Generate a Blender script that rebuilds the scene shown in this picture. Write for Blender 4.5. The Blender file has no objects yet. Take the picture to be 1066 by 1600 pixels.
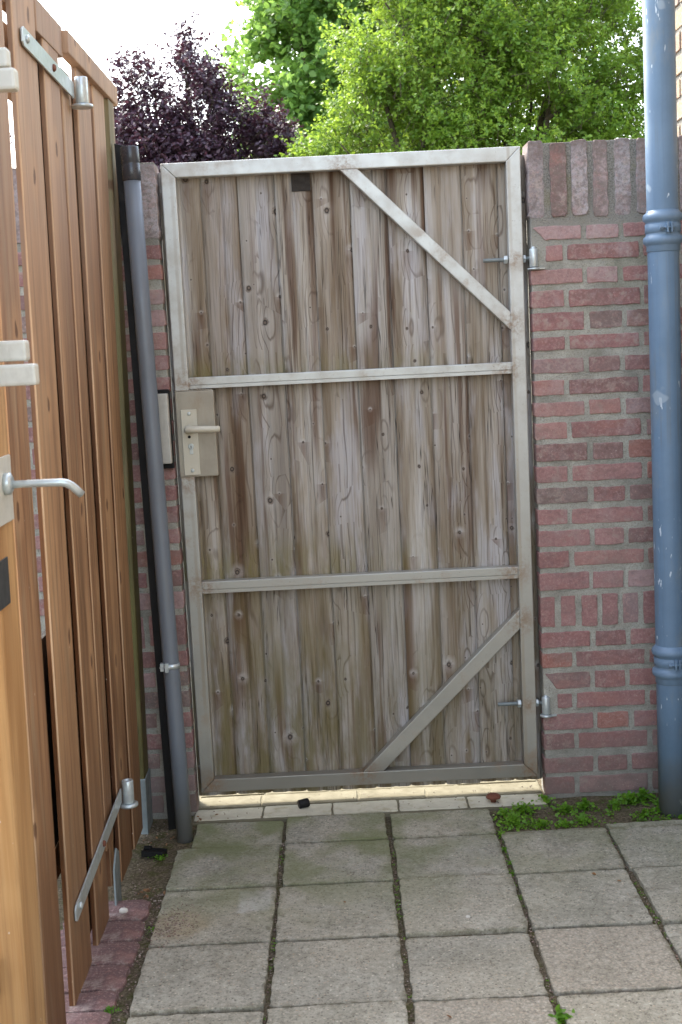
import bpy, bmesh, math, random
import numpy as np
from mathutils import Vector, Matrix

S = bpy.context.scene
C = S.collection
R = math.radians

# ------------------------------------------------------------------ camera
cam_d = bpy.data.cameras.new('camera'); cam = bpy.data.objects.new('camera', cam_d); C.objects.link(cam)
PITCH, ROLL, CAM_H = .1355, .049, 1.417
cp, sp, cr, sr = math.cos(PITCH), math.sin(PITCH), math.cos(ROLL), math.sin(ROLL)
U = Vector((1, 0, 0)); W = Vector((0, -sp, -cp)); F = Vector((0, cp, -sp))
right = U * cr + W * sr; up = U * sr - W * cr
M4 = Matrix.Identity(4)
for i in range(3):
    M4[i][0] = right[i]; M4[i][1] = up[i]; M4[i][2] = -F[i]; M4[i][3] = (0, 0, CAM_H)[i]
cam.matrix_world = M4
cam_d.sensor_fit = 'HORIZONTAL'; cam_d.sensor_width = 36; cam_d.lens = 36 * 2000 / 1066
cam_d.clip_start = .05; cam_d.clip_end = 2000
cam_d.dof.use_dof = True; cam_d.dof.focus_distance = 3.75; cam_d.dof.aperture_fstop = 15
S.camera = cam

# ------------------------------------------------------------------ light
SUN_EL, SUN_AZ = 44, -34           # degrees; azimuth from +Y (behind the gate), negative = to the left
w = bpy.data.worlds.new('World'); S.world = w; w.use_nodes = True
nt = w.node_tree; nt.nodes.clear()
sky = nt.nodes.new('ShaderNodeTexSky'); sky.sky_type = 'NISHITA'; sky.sun_disc = False
sky.sun_elevation = R(SUN_EL); sky.sun_rotation = R(SUN_AZ)
sky.air_density = 1.2; sky.dust_density = 2.5; sky.ozone_density = 1.0
hsv = nt.nodes.new('ShaderNodeHueSaturation'); hsv.inputs['Saturation'].default_value = .62
warm = nt.nodes.new('ShaderNodeMix'); warm.data_type = 'RGBA'; warm.blend_type = 'MULTIPLY'
warm.inputs[0].default_value = 1; warm.inputs[7].default_value = (1.0, 1.0, 1.0, 1)
bg = nt.nodes.new('ShaderNodeBackground'); bg.inputs[1].default_value = .15
wo = nt.nodes.new('ShaderNodeOutputWorld')
nt.links.new(sky.outputs[0], hsv.inputs['Color']); nt.links.new(hsv.outputs[0], warm.inputs[6])
nt.links.new(warm.outputs[2], bg.inputs[0]); nt.links.new(bg.outputs[0], wo.inputs[0])
sun_d = bpy.data.lights.new('sun', 'SUN'); sun = bpy.data.objects.new('sun', sun_d); C.objects.link(sun)
sun_d.energy = 1.3; sun_d.angle = R(11); sun_d.color = (1, .95, .86)
a, e = R(SUN_AZ), R(SUN_EL)
sdir = Vector((math.sin(a) * math.cos(e), math.cos(a) * math.cos(e), math.sin(e)))
sun.rotation_euler = (-sdir).to_track_quat('-Z', 'Y').to_euler()
sun.location = (-4, 6, 8)
S.view_settings.view_transform = 'Standard'; S.view_settings.look = 'None'
S.view_settings.exposure = 2.7; S.view_settings.gamma = 1
S.view_settings.use_curve_mapping = False

# ------------------------------------------------------------------ helpers
def lin(r, g, b):
    f = lambda c: (c / 255 / 12.92) if c <= 10 else ((c / 255 + .055) / 1.055) ** 2.4
    return (f(r), f(g), f(b), 1)

class NT:
    """small node-tree builder"""
    def __init__(s, name):
        s.m = bpy.data.materials.new(name); s.m.use_nodes = True
        s.t = s.m.node_tree; s.t.nodes.clear()
        s.out = s.n('ShaderNodeOutputMaterial')
    def n(s, t, **k):
        x = s.t.nodes.new(t)
        for a, v in k.items(): setattr(x, a, v)
        return x
    def l(s, a, b): s.t.links.new(a, b)
    def setin(s, node, key, v):
        i = node.inputs[key]
        if isinstance(v, bpy.types.NodeSocket): s.l(v, i)
        else: i.default_value = v
    def obj(s): 
        return s.n('ShaderNodeTexCoord').outputs['Object']
    def geo_random(s): return s.n('ShaderNodeNewGeometry').outputs['Random Per Island']
    def math(s, op, a, b=0., c=None, clamp=False):
        x = s.n('ShaderNodeMath', operation=op, use_clamp=clamp); s.setin(x, 0, a); s.setin(x, 1, b)
        if c is not None: s.setin(x, 2, c)
        return x.outputs[0]
    def vmath(s, op, a, b=(0, 0, 0)):
        x = s.n('ShaderNodeVectorMath', operation=op); s.setin(x, 0, a); s.setin(x, 1, b)
        return x.outputs['Value' if op in ('LENGTH', 'DISTANCE', 'DOT_PRODUCT') else 'Vector']
    def mapping(s, v, scale=(1, 1, 1), loc=(0, 0, 0), rot=(0, 0, 0)):
        x = s.n('ShaderNodeMapping'); s.setin(x, 0, v); s.setin(x, 1, loc); s.setin(x, 2, rot); s.setin(x, 3, scale)
        return x.outputs[0]
    def noise(s, v, scale=5., detail=4., rough=.55, dist=0.):
        x = s.n('ShaderNodeTexNoise'); s.setin(x, 'Vector', v); s.setin(x, 'Scale', scale); s.setin(x, 'Detail', detail)
        s.setin(x, 'Roughness', rough); s.setin(x, 'Distortion', dist)
        return x.outputs[0]
    def ramp(s, f, stops, interp='LINEAR'):
        x = s.n('ShaderNodeValToRGB'); s.setin(x, 0, f); cr_ = x.color_ramp; cr_.interpolation = interp
        while len(cr_.elements) < len(stops): cr_.elements.new(.5)
        for el, (p, c) in zip(cr_.elements, stops):
            el.position = p; el.color = c if len(c) == 4 else (*c, 1)
        return x.outputs[0]
    def rng(s, v, a, b, c=0., d=1., smooth=True):
        x = s.n('ShaderNodeMapRange'); x.interpolation_type = 'SMOOTHSTEP' if smooth else 'LINEAR'; x.clamp = True
        s.setin(x, 0, v); s.setin(x, 1, a); s.setin(x, 2, b); s.setin(x, 3, c); s.setin(x, 4, d)
        return x.outputs[0]
    def mix(s, f, a, b, mode='MIX'):
        x = s.n('ShaderNodeMix', data_type='RGBA', blend_type=mode)
        s.setin(x, 0, f); s.setin(x, 6, a); s.setin(x, 7, b)
        return x.outputs[2]
    def sep(s, v):
        x = s.n('ShaderNodeSeparateXYZ'); s.setin(x, 0, v); return x.outputs
    def comb(s, a, b, c):
        x = s.n('ShaderNodeCombineXYZ'); s.setin(x, 0, a); s.setin(x, 1, b); s.setin(x, 2, c); return x.outputs[0]
    def bump(s, h, strength=.5, dist=.002, prev=None):
        x = s.n('ShaderNodeBump'); s.setin(x, 'Strength', strength); s.setin(x, 'Distance', dist); s.setin(x, 'Height', h)
        if prev is not None: s.l(prev, x.inputs['Normal'])
        return x.outputs[0]
    def bsdf(s, col, rough=.7, metal=0., normal=None, spec=.5, **k):
        x = s.n('ShaderNodeBsdfPrincipled'); s.setin(x, 'Base Color', col); s.setin(x, 'Roughness', rough); s.setin(x, 'Metallic', metal)
        s.setin(x, 'Specular IOR Level', spec)
        for a, v in k.items(): s.setin(x, a, v)
        if normal is not None: s.l(normal, x.inputs['Normal'])
        s.l(x.outputs[0], s.out.inputs[0]); return x

# ---- materials
def mat_gate_wood():
    m = NT('weathered_grey_boards'); o = m.obj(); r = m.geo_random()
    rb = m.math('MULTIPLY', r, 37.3)
    x, y, z = m.sep(o); z = m.math('ADD', z, .03)
    p = m.comb(m.math('ADD', x, rb), rb, z)
    # knots
    vo = m.n('ShaderNodeTexVoronoi', voronoi_dimensions='2D', feature='F1'); vo.inputs['Scale'].default_value = 9.5; vo.inputs['Randomness'].default_value = 1.
    m.l(m.comb(m.math('ADD', x, m.math('MULTIPLY', m.math('FLOOR', m.math('MULTIPLY', r, 50)), 1.7)), z, 0), vo.inputs['Vector'])
    p2 = m.comb(m.math('ADD', x, m.math('MULTIPLY', m.math('FLOOR', m.math('MULTIPLY', r, 50)), 1.7)), z, 0)
    d = m.vmath('SUBTRACT', p2, vo.outputs['Position'])
    dx, dz, _ = m.sep(d)
    has = m.math('LESS_THAN', m.sep(vo.outputs['Color'])[0], .72)
    kq = m.sep(vo.outputs['Color'])[1]; ksz = m.math('ADD', .0022, m.math('MULTIPLY', m.math('MULTIPLY', kq, m.math('MULTIPLY', kq, kq)), .0085))
    kh = m.sep(vo.outputs['Color'])[2]
    dd = m.math('SQRT', m.math('ADD', m.math('MULTIPLY', dx, dx), m.math('MULTIPLY', m.math('MULTIPLY', dz, dz), .72)))
    kr = m.math('DIVIDE', dd, ksz)
    # elongated swirl field round knots
    de = m.math('ADD', m.math('MULTIPLY', dx, dx), m.math('MULTIPLY', m.math('MULTIPLY', dz, dz), .10))
    swirl = m.math('MULTIPLY', m.math('EXPONENT', m.math('MULTIPLY', de, -1100.)), has)
    # growth-ring coordinate
    wob = m.noise(m.mapping(p, (6, 6, .9)), 1, 3, .5)
    wob2 = m.noise(m.mapping(p, (22, 22, 1.3)), 1, 3, .6)
    g = m.math('ADD', m.math('MULTIPLY', m.math('ADD', x, rb), 62.), m.math('ADD', m.math('MULTIPLY', wob, 9.), m.math('ADD', m.math('MULTIPLY', swirl, 3.2), m.math('MULTIPLY', wob2, 1.6))))
    ring = m.math('ABSOLUTE', m.math('SINE', m.math('MULTIPLY', g, 2.4)))
    ringm = m.math('MULTIPLY', m.rng(ring, .0, .45, 1., 0.), m.rng(m.noise(m.mapping(p, (9, 9, .8), (4, 0, 0)), 1, 3), .38, .66))
    fine = m.noise(m.mapping(p, (330, 330, 5)), 1, 4, .7)
    fine2 = m.noise(m.mapping(p, (120, 120, 2.2), (3, 1, 7)), 1, 5, .7)
    # colours
    tone = m.noise(m.mapping(p, (19, 19, 1.1)), 1, 4, .62)
    base = m.ramp(tone, [(.28, lin(92, 77, 61)), (.41, lin(140, 127, 109)), (.53, lin(171, 163, 150)), (.68, lin(198, 194, 188))])
    brd = m.math('FRACT', m.math('MULTIPLY', r, 7.31))
    base = m.mix(m.rng(brd, .45, 1., 0., .50), base, lin(160, 156, 150))
    base = m.mix(m.rng(brd, .40, 0., 0., .55), base, lin(112, 92, 72))
    # silver lilac patches
    sil = m.rng(m.noise(m.mapping(p, (14, 14, 2.4), (9, 2, 5)), 1, 4, .6), .50, .68)
    base = m.mix(m.math('MULTIPLY', sil, .65), base, lin(184, 182, 184))
    # rust-brown bleeding streaks along board edges
    st = m.noise(m.mapping(p, (34, 34, 1.1), (1, 8, 2)), 1, 3, .55)
    st2 = m.noise(m.mapping(p, (7, 7, 1.4), (5, 3, 0)), 1, 2, .5)
    br = m.math('MULTIPLY', m.rng(st, .48, .60), m.rng(st2, .42, .58))
    base = m.mix(m.math('MULTIPLY', br, .68), base, m.mix(tone, lin(60, 36, 22), lin(106, 70, 45)))
    base = m.mix(m.math('MULTIPLY', ringm, .62), base, lin(72, 52, 38))
    base = m.mix(m.math('MULTIPLY', m.rng(fine2, .35, .75), .45), base, m.mix(.5, base, lin(95, 80, 66)))
    base = m.mix(m.math('MULTIPLY', m.rng(fine, .52, .70), .50), base, lin(72, 60, 50))
    crk = m.noise(m.mapping(p, (95, 95, 1.5), (11, 4, 2)), 1, 2, .4)
    crack = m.math('MULTIPLY', m.rng(m.math('ABSOLUTE', m.math('SUBTRACT', crk, .5)), .0, .012, 1., 0.), m.rng(m.noise(m.mapping(p, (8, 8, 2)), 1, 2), .5, .6))
    base = m.mix(m.math('MULTIPLY', crack, .85), base, lin(40, 32, 26))
    # algae: bands above the rails and low down
    def band(z0, h): return m.math('MULTIPLY', m.rng(z, z0, z0 + h, 1., 0.), m.math('GREATER_THAN', z, z0 - .005))
    an = m.noise(m.mapping(p, (20, 20, 5)), 1, 4, .65)
    al = m.math('MAXIMUM', m.math('MULTIPLY', band(.715, .17), .9), m.math('MAXIMUM', m.math('MULTIPLY', band(1.32, .09), .8), m.math('MULTIPLY', m.rng(z, .1, .75, .85, .25), m.math('LESS_THAN', z, .72))))
    al = m.math('MULTIPLY', al, m.rng(an, .36, .62))
    al = m.math('MULTIPLY', al, m.rng(m.math('ADD', x, m.math('MULTIPLY', wob, .5)), .75, -.1, .25, 1.))
    base = m.mix(m.math('MULTIPLY', al, .75), base, m.mix(an, lin(88, 84, 36), lin(128, 118, 62)))
    # ambient falloff painted in: darker, browner low down
    low_shade = m.math('MULTIPLY', m.rng(z, .75, .1, 0., 1.), m.rng(an, .3, .6, .4, 1.))
    base = m.mix(m.math('MULTIPLY', low_shade, .35), base, lin(86, 74, 52))
    # dirty streaks hanging from the top rail
    tp = m.math('MULTIPLY', m.rng(m.math('ADD', z, m.math('MULTIPLY', st, .35)), 1.93, 2.10), m.rng(st2, .45, .58))
    base = m.mix(m.math('MULTIPLY', tp, .6), base, lin(66, 46, 30))
    # knots: pale halo, dark heart
    kn_ = m.noise(m.mapping(p, (60, 60, 60)), 1, 3, .6)
    halo = m.math('MULTIPLY', m.math('MULTIPLY', m.rng(m.math('ADD', kr, m.math('MULTIPLY', kn_, 2.2)), 1.6, 4.6, 1., 0.), has), m.rng(kn_, .3, .6, .4, 1.))
    base = m.mix(m.math('MULTIPLY', halo, m.rng(kh, .2, .9, .1, .8)), base, lin(190, 186, 181))
    tail = m.math('MULTIPLY', m.math('MULTIPLY', m.math('EXPONENT', m.math('MULTIPLY', m.math('ADD', m.math('MULTIPLY', dx, dx), m.math('MULTIPLY', m.math('MULTIPLY', dz, dz), .03)), -5200.)), has), m.rng(kh, .45, .75))
    base = m.mix(m.math('MULTIPLY', m.math('MULTIPLY', tail, m.math('LESS_THAN', dz, 0.)), .55), base, lin(92, 64, 46))
    heart = m.math('MULTIPLY', m.rng(m.math('ADD', kr, m.math('MULTIPLY', m.math('SUBTRACT', kn_, .5), 1.6)), .6, 1.25, 1., 0.), has)
    kcol = m.mix(m.rng(m.math('SINE', m.math('MULTIPLY', kr, 9.)), -.3, .6), lin(54, 48, 44), lin(112, 98, 86))
    base = m.mix(m.math('MULTIPLY', heart, .92), base, kcol)
    h = m.math('ADD', m.math('MULTIPLY', fine, .5), m.math('ADD', m.math('MULTIPLY', ringm, -.4), m.math('MULTIPLY', crack, -1.)))
    h = m.math('ADD', h, m.math('MULTIPLY', heart, -.4))
    m.bsdf(base, .85, normal=m.bump(h, .8, .0022), spec=.25)
    return m.m

def mat_fence_wood(name, c_dark, c_mid, c_light, stain=.5, green=0.):
    m = NT(name); o = m.obj(); r = m.geo_random(); rb = m.math('MULTIPLY', r, 23.7)
    p = m.vmath('ADD', o, m.comb(rb, rb, rb))
    x, y, z = m.sep(o)
    tone = m.noise(m.mapping(p, (9, 9, .9)), 1, 4, .6)
    base = m.ramp(tone, [(.3, c_dark), (.5, c_mid), (.68, c_light)])
    f1 = m.math('FRACT', m.math('MULTIPLY', r, 5.7))
    base = m.mix(m.rng(f1, .45, 1., 0., .6), base, c_light)
    base = m.mix(m.rng(f1, .45, 0., 0., .45), base, m.mix(.5, c_dark, c_mid))
    g = m.math('ADD', m.math('MULTIPLY', m.sep(p)[1], 110.), m.math('MULTIPLY', m.noise(m.mapping(p, (9, 9, .7)), 1, 4, .6), 26.))
    ring = m.rng(m.math('SINE', g), .2, 1.)
    base = m.mix(m.math('MULTIPLY', ring, .34), base, c_dark)
    fine = m.noise(m.mapping(p, (240, 240, 4)), 1, 4, .7)
    base = m.mix(m.math('MULTIPLY', m.rng(fine, .48, .72), .5), base, c_dark)
    mid_ = m.noise(m.mapping(p, (70, 70, 1.3), (4, 1, 2)), 1, 4, .65)
    base = m.mix(m.math('MULTIPLY', m.rng(mid_, .52, .70), .55), base, m.mix(.6, base, lin(70, 42, 26)))
    base = m.mix(m.math('MULTIPLY', m.rng(mid_, .46, .30), .35), base, c_light)
    wear = m.rng(m.noise(m.mapping(p, (26, 26, 2.6), (2, 7, 1)), 1, 4, .6), .52, .70)
    base = m.mix(m.math('MULTIPLY', wear, stain), base, lin(166, 144, 114))
    # ambient light gradient painted in: pale bleached tops, darker feet
    base = m.mix(m.rng(z, 1.0, 2.0, 0., .50), base, m.mix(mid_, lin(196, 172, 150), lin(150, 118, 94)))
    low = m.math('MULTIPLY', m.rng(z, .9, .05, 0., 1.), m.rng(tone, .3, .6, .6, 1.))
    base = m.mix(m.math('MULTIPLY', low, .62 if stain > .2 else .2), base, lin(86, 56, 36))
    if green:
        base = m.mix(m.math('MULTIPLY', m.rng(m.noise(m.mapping(p, (14, 14, 3)), 1, 3), .3, .6), green), base, lin(92, 88, 44))
    vo = m.n('ShaderNodeTexVoronoi', voronoi_dimensions='2D'); vo.inputs['Scale'].default_value = 4.6
    m.l(m.comb(m.math('ADD', y, rb), m.math('ADD', m.math('MULTIPLY', z, .62), rb), 0), vo.inputs['Vector'])
    kn = m.math('MULTIPLY', m.rng(m.math('ADD', vo.outputs['Distance'], m.math('MULTIPLY', m.math('SUBTRACT', m.noise(p, 60, 3), .5), .06)), .035, .062, 1., 0.), m.math('LESS_THAN', m.sep(vo.outputs['Color'])[0], .7))
    base = m.mix(m.math('MULTIPLY', m.rng(vo.outputs['Distance'], .22, .08, 0., .4), m.math('LESS_THAN', m.sep(vo.outputs['Color'])[0], .7)), base, c_light)
    base = m.mix(m.math('MULTIPLY', kn, .75), base, lin(78, 46, 26))
    sp_ = m.math('MULTIPLY', m.rng(m.noise(o, 75, 1, .3), .80, .84), m.math('LESS_THAN', z, 1.1))
    base = m.mix(m.math('MULTIPLY', sp_, .7), base, lin(214, 204, 190))
    m.bsdf(base, .62, normal=m.bump(m.math('ADD', fine, m.math('MULTIPLY', ring, .4)), .35, .001), spec=.35)
    return m.m

def mat_brick(name, stops, haze=.35, grime=.75, coping=False):
    m = NT(name); o = m.obj(); r = m.geo_random(); rb = m.math('MULTIPLY', r, 31.)
    p = m.vmath('ADD', o, m.comb(rb, rb, rb)); x, y, z = m.sep(o)
    base = m.ramp(r, stops)
    n1 = m.noise(p, 22, 5, .65); n2 = m.noise(p, 160, 3, .7); n3 = m.noise(o, 9, 4, .6); n4 = m.noise(p, 60, 4, .7)
    base = m.mix(m.rng(n1, .35, .68, 0., .55), base, m.mix(.5, base, lin(96, 62, 58)))
    base = m.mix(m.math('MULTIPLY', m.rng(n4, .5, .72), .35), base, lin(176, 122, 112))
    n6 = m.noise(o, 120, 3, .8)
    base = m.mix(m.math('MULTIPLY', m.rng(n6, .50, .66), .55), base, m.mix(.5, base, lin(64, 46, 44)))
    base = m.mix(m.math('MULTIPLY', m.rng(n6, .48, .34), .40), base, lin(188, 156, 148))
    sm = m.math('MULTIPLY', m.rng(m.noise(o, 34, 5, .7), .50, .66), m.rng(m.noise(o, 6, 3), .38, .62))
    base = m.mix(m.math('MULTIPLY', sm, .62), base, lin(170, 156, 144))
    big = m.noise(m.mapping(p, (7, 7, 18)), 1, 3, .6)
    base = m.mix(m.rng(big, .50, .70, 0., .5), base, lin(122, 100, 94))
    base = m.mix(m.rng(big, .46, .28, 0., .5), base, lin(156, 106, 95))
    base = m.mix(.15, base, lin(158, 142, 138))
    # pale salts, stronger toward the top of the wall
    ef = m.math('MULTIPLY', m.rng(m.math('ADD', n1, m.math('MULTIPLY', n3, .6)), .80, 1.0), m.rng(z, .5, 1.9, .35, 1.))
    base = m.mix(m.math('MULTIPLY', ef, haze), base, lin(186, 170, 168))
    # damp grime at the foot
    gr = m.math('MULTIPLY', m.rng(z, .28, 0., 0., 1.), m.rng(n3, .3, .6, .5, 1.))
    base = m.mix(m.math('MULTIPLY', gr, grime), base, lin(104, 94, 88))
    sp_ = m.rng(m.noise(o, 260, 2, .5), .66, .74)
    base = m.mix(m.math('MULTIPLY', sp_, .35), base, lin(206, 196, 186))
    if coping:
        lich = m.rng(m.noise(o, 95, 5, .8), .46, .62)
        base = m.mix(m.math('MULTIPLY', lich, .62), base, lin(118, 110, 100))
        base = m.mix(m.math('MULTIPLY', m.rng(m.noise(o, 30, 4, .7), .5, .68), .5), base, lin(104, 90, 84))
        dk = m.rng(m.math('ADD', z, m.math('MULTIPLY', n1, .12)), 1.93, 2.02)
        base = m.mix(m.math('MULTIPLY', dk, .6), base, lin(96, 82, 76))
    h = m.math('ADD', m.math('MULTIPLY', n2, .6), m.math('ADD', m.math('MULTIPLY', n4, .8), n1))
    m.bsdf(base, .9, normal=m.bump(h, .7, .0035), spec=.2)
    return m.m

def mat_mortar():
    m = NT('grey_sandy_mortar'); o = m.obj(); z = m.sep(o)[2]
    n1 = m.noise(o, 14, 5, .65); n2 = m.noise(o, 210, 3, .7)
    base = m.ramp(n1, [(.3, lin(140, 138, 128)), (.55, lin(170, 167, 156)), (.75, lin(190, 187, 176))])
    base = m.mix(m.rng(n2, .45, .72, 0., .55), base, lin(104, 100, 88))
    top = m.rng(m.math('ADD', z, m.math('MULTIPLY', n1, .25)), 1.72, 1.92)
    base = m.mix(m.math('MULTIPLY', top, .75), base, m.mix(m.rng(n2, .4, .6), lin(76, 73, 69), lin(132, 127, 121)))
    gr = m.rng(z, .35, 0., 0., .45)
    base = m.mix(gr, base, lin(112, 110, 104))
    moss = m.math('MULTIPLY', m.rng(m.noise(o, 6, 4), .52, .66), m.rng(z, 1.1, 1.8))
    base = m.mix(m.math('MULTIPLY', moss, .3), base, lin(128, 122, 84))
    m.bsdf(base, .95, normal=m.bump(m.math('ADD', m.math('MULTIPLY', n2, 1.), n1), 1., .004), spec=.15)
    return m.m

def mat_slab(name, pebbly):
    m = NT(name); o = m.obj(); r = m.geo_random(); p = m.vmath('ADD', o, m.comb(m.math('MULTIPLY', r, 17.), 0, 0))
    x, y, z = m.sep(o)
    n1 = m.noise(p, 7, 5, .6); n2 = m.noise(p, 190, 3, .75); n3 = m.noise(o, 2.2, 4, .6); n4 = m.noise(p, 42, 4, .7)
    if pebbly:
        vo = m.n('ShaderNodeTexVoronoi'); vo.inputs['Scale'].default_value = 135; m.l(p, vo.inputs['Vector'])
        cc = m.sep(vo.outputs['Color'])
        base = m.ramp(cc[0], [(0., lin(174, 154, 133)), (.35, lin(189, 175, 152)), (.6, lin(149, 140, 125)), (.85, lin(204, 193, 171)), (1., lin(108, 102, 92))])
        base = m.mix(m.rng(vo.outputs['Distance'], .35, .62), base, lin(138, 130, 112))
        base = m.mix(m.rng(n1, .3, .7, .2, .6), base, lin(168, 158, 139))
        base = m.mix(.35, base, lin(150, 146, 136)); h = m.math('SUBTRACT', 1., vo.outputs['Distance'])
    else:
        base = m.ramp(n1, [(.28, lin(140, 137, 121)), (.5, lin(162, 157, 141)), (.72, lin(180, 175, 159))])
        base = m.mix(m.rng(r, 0, 1, 0., .45), base, lin(149, 147, 136))
        base = m.mix(m.rng(n4, .40, .70, 0., .5), base, lin(116, 112, 99))
        base = m.mix(m.rng(n3, .40, .62, 0., .35), base, lin(174, 165, 145))
        vo = m.n('ShaderNodeTexVoronoi'); vo.inputs['Scale'].default_value = 150; m.l(p, vo.inputs['Vector'])
        cc = m.sep(vo.outputs['Color'])
        speck = m.math('MULTIPLY', m.math('GREATER_THAN', cc[0], .86), m.rng(vo.outputs['Distance'], .25, .45, 1., 0.))
        base = m.mix(m.math('MULTIPLY', speck, .65), base, m.mix(cc[1], lin(220, 211, 191), lin(174, 146, 117)))
        dk = m.math('MULTIPLY', m.math('LESS_THAN', cc[0], .14), m.rng(vo.outputs['Distance'], .25, .5, 1., 0.))
        base = m.mix(m.math('MULTIPLY', dk, .6), base, lin(71, 66, 57))
        h = n4
    base = m.mix(m.math('MULTIPLY', m.rng(n2, .5, .76), .55), base, lin(94, 90, 79))
    sd_ = m.vmath('DISTANCE', m.comb(x, y, 0), (-.455, 2.99, 0))
    sand = m.math('MULTIPLY', m.rng(m.math('ADD', sd_, m.math('MULTIPLY', n1, .10)), .16, .10), m.rng(n2, .25, .5, .5, 1.))
    base = m.mix(m.math('MULTIPLY', sand, .7), base, lin(158, 144, 116))
    pd = m.math('MAXIMUM', m.math('ABSOLUTE', m.math('ADD', x, .268)), m.math('MULTIPLY', m.math('ABSOLUTE', m.math('SUBTRACT', y, 3.10)), .7))
    pale = m.math('MULTIPLY', m.rng(m.math('ADD', pd, m.math('MULTIPLY', n4, .03)), .064, .050), .5)
    base = m.mix(pale, base, lin(186, 184, 178))
    ex = m.math('ABSOLUTE', m.math('SUBTRACT', m.math('FRACT', m.math('DIVIDE', m.math('ADD', x, 10.8875), .305)), .5))
    ex = m.math('MULTIPLY', m.math('SUBTRACT', .5, ex), .305)
    ey = None
    for yy in (2.27, 2.5705, 2.873, 3.188, 3.466, 3.667):
        q_ = m.math('ABSOLUTE', m.math('SUBTRACT', y, yy)); ey = q_ if ey is None else m.math('MINIMUM', ey, q_)
    ed = m.math('MINIMUM', ex, ey)
    eg = m.rng(m.math('ADD', ed, m.math('MULTIPLY', m.math('SUBTRACT', m.noise(o, 26, 5, .7), .42), .07)), .022, .004)
    base = m.mix(m.math('MULTIPLY', eg, .6), base, m.mix(n3, lin(92, 88, 66), lin(112, 104, 84)))
    blot = m.math('MULTIPLY', m.rng(m.noise(o, 4.2, 5, .65), .50, .66), m.rng(n4, .3, .6, .5, 1.))
    base = m.mix(m.math('MULTIPLY', blot, .35), base, lin(104, 102, 88))
    g6 = m.noise(o, 105, 3, .8)
    base = m.mix(m.math('MULTIPLY', m.rng(g6, .52, .66), .5), base, lin(84, 81, 72))
    base = m.mix(m.math('MULTIPLY', m.rng(g6, .47, .33), .35), base, lin(196, 190, 176))
    # algae film on the slabs nearest the gate
    ga = m.math('MULTIPLY', m.rng(m.math('ADD', y, m.math('MULTIPLY', n3, .5)), 3.05, 3.75), m.rng(m.noise(o, 5, 4), .35, .62))
    ga = m.math('MULTIPLY', ga, m.rng(x, .55, -.1, .45, 1.))
    base = m.mix(m.math('MULTIPLY', ga, .80), base, lin(108, 114, 74))
    m.bsdf(base, .92, normal=m.bump(m.math('ADD', m.math('MULTIPLY', n2, .6), m.math('MULTIPLY', h, .8)), .6, .002), spec=.2)
    return m.m

def mat_soil(name='soil_and_moss', dark=True):
    m = NT(name); o = m.obj()
    n1 = m.noise(o, 9, 5, .65); n2 = m.noise(o, 120, 4, .75); n3 = m.noise(o, 28, 4, .65)
    base = m.ramp(n2, [(.3, lin(62, 55, 43)), (.5, lin(104, 94, 76)), (.7, lin(146, 134, 112))])
    base = m.mix(m.rng(n1, .4, .65, 0., .4), base, lin(84, 75, 59))
    base = m.mix(m.math('MULTIPLY', m.rng(n3, .50, .64), .55), base, lin(74, 80, 34))
    m.bsdf(base, 1., normal=m.bump(m.math('ADD', n2, n3), 1., .008), spec=.1)
    return m.m

def mat_plain(name, col, rough=.5, metal=0., var=.25, scale=18., streak=True, bump=.15, spec=.5, dirt=None, dirt_amt=.0, scratch=0., foot=0.):
    m = NT(name); o = m.obj()
    n1 = m.noise(o, scale, 5, .6)
    n2 = m.noise(m.mapping(o, (60, 60, 2.0) if streak else (60, 60, 60)), 1, 4, .65)
    dk = tuple(c * .62 for c in col[:3]) + (1,)
    base = m.mix(m.rng(n1, .3, .7, 0., var), col, dk)
    base = m.mix(m.rng(n2, .5, .75, 0., var * .8), base, dk)
    if dirt:
        base = m.mix(m.math('MULTIPLY', m.rng(m.noise(m.mapping(o, (11, 11, 4), (3, 3, 1)), 1, 5, .7), .5, .72), dirt_amt), base, dirt)
    if scratch:
        s1 = m.noise(m.mapping(o, (90, 90, 26), (1, 2, 3), (0, .5, .3)), 1, 2, .5)
        s2 = m.noise(o, 7, 2, .5)
        sc = m.math('MULTIPLY', m.rng(s1, .66, .70), m.rng(s2, .5, .58))
        base = m.mix(m.math('MULTIPLY', sc, scratch), base, lin(196, 206, 214))
    if foot:
        zf = m.math('ADD', m.sep(o)[2], m.math('MULTIPLY', m.math('SUBTRACT', n1, .5), .22))
        base = m.mix(m.math('MULTIPLY', m.rng(zf, .20, .0), foot), base, lin(104, 98, 84))
        run = m.math('MULTIPLY', m.rng(m.noise(m.mapping(o, (55, 55, 1.2), (7, 1, 2)), 1, 3, .6), .52, .66), m.rng(m.noise(o, 3.1, 3), .45, .62))
        base = m.mix(m.math('MULTIPLY', run, .5), base, m.mix(.5, dk, lin(120, 118, 108)))
        pat = m.rng(m.noise(o, 13, 2, .4), .69, .73)
        base = m.mix(m.math('MULTIPLY', pat, .45), base, lin(168, 180, 188))
    m.bsdf(base, m.rng(n1, .3, .7, rough * .85, min(1, rough * 1.2)), metal, normal=m.bump(m.math('ADD', n1, m.math('MULTIPLY', n2, .5)), bump, .001), spec=spec)
    return m.m

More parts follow.
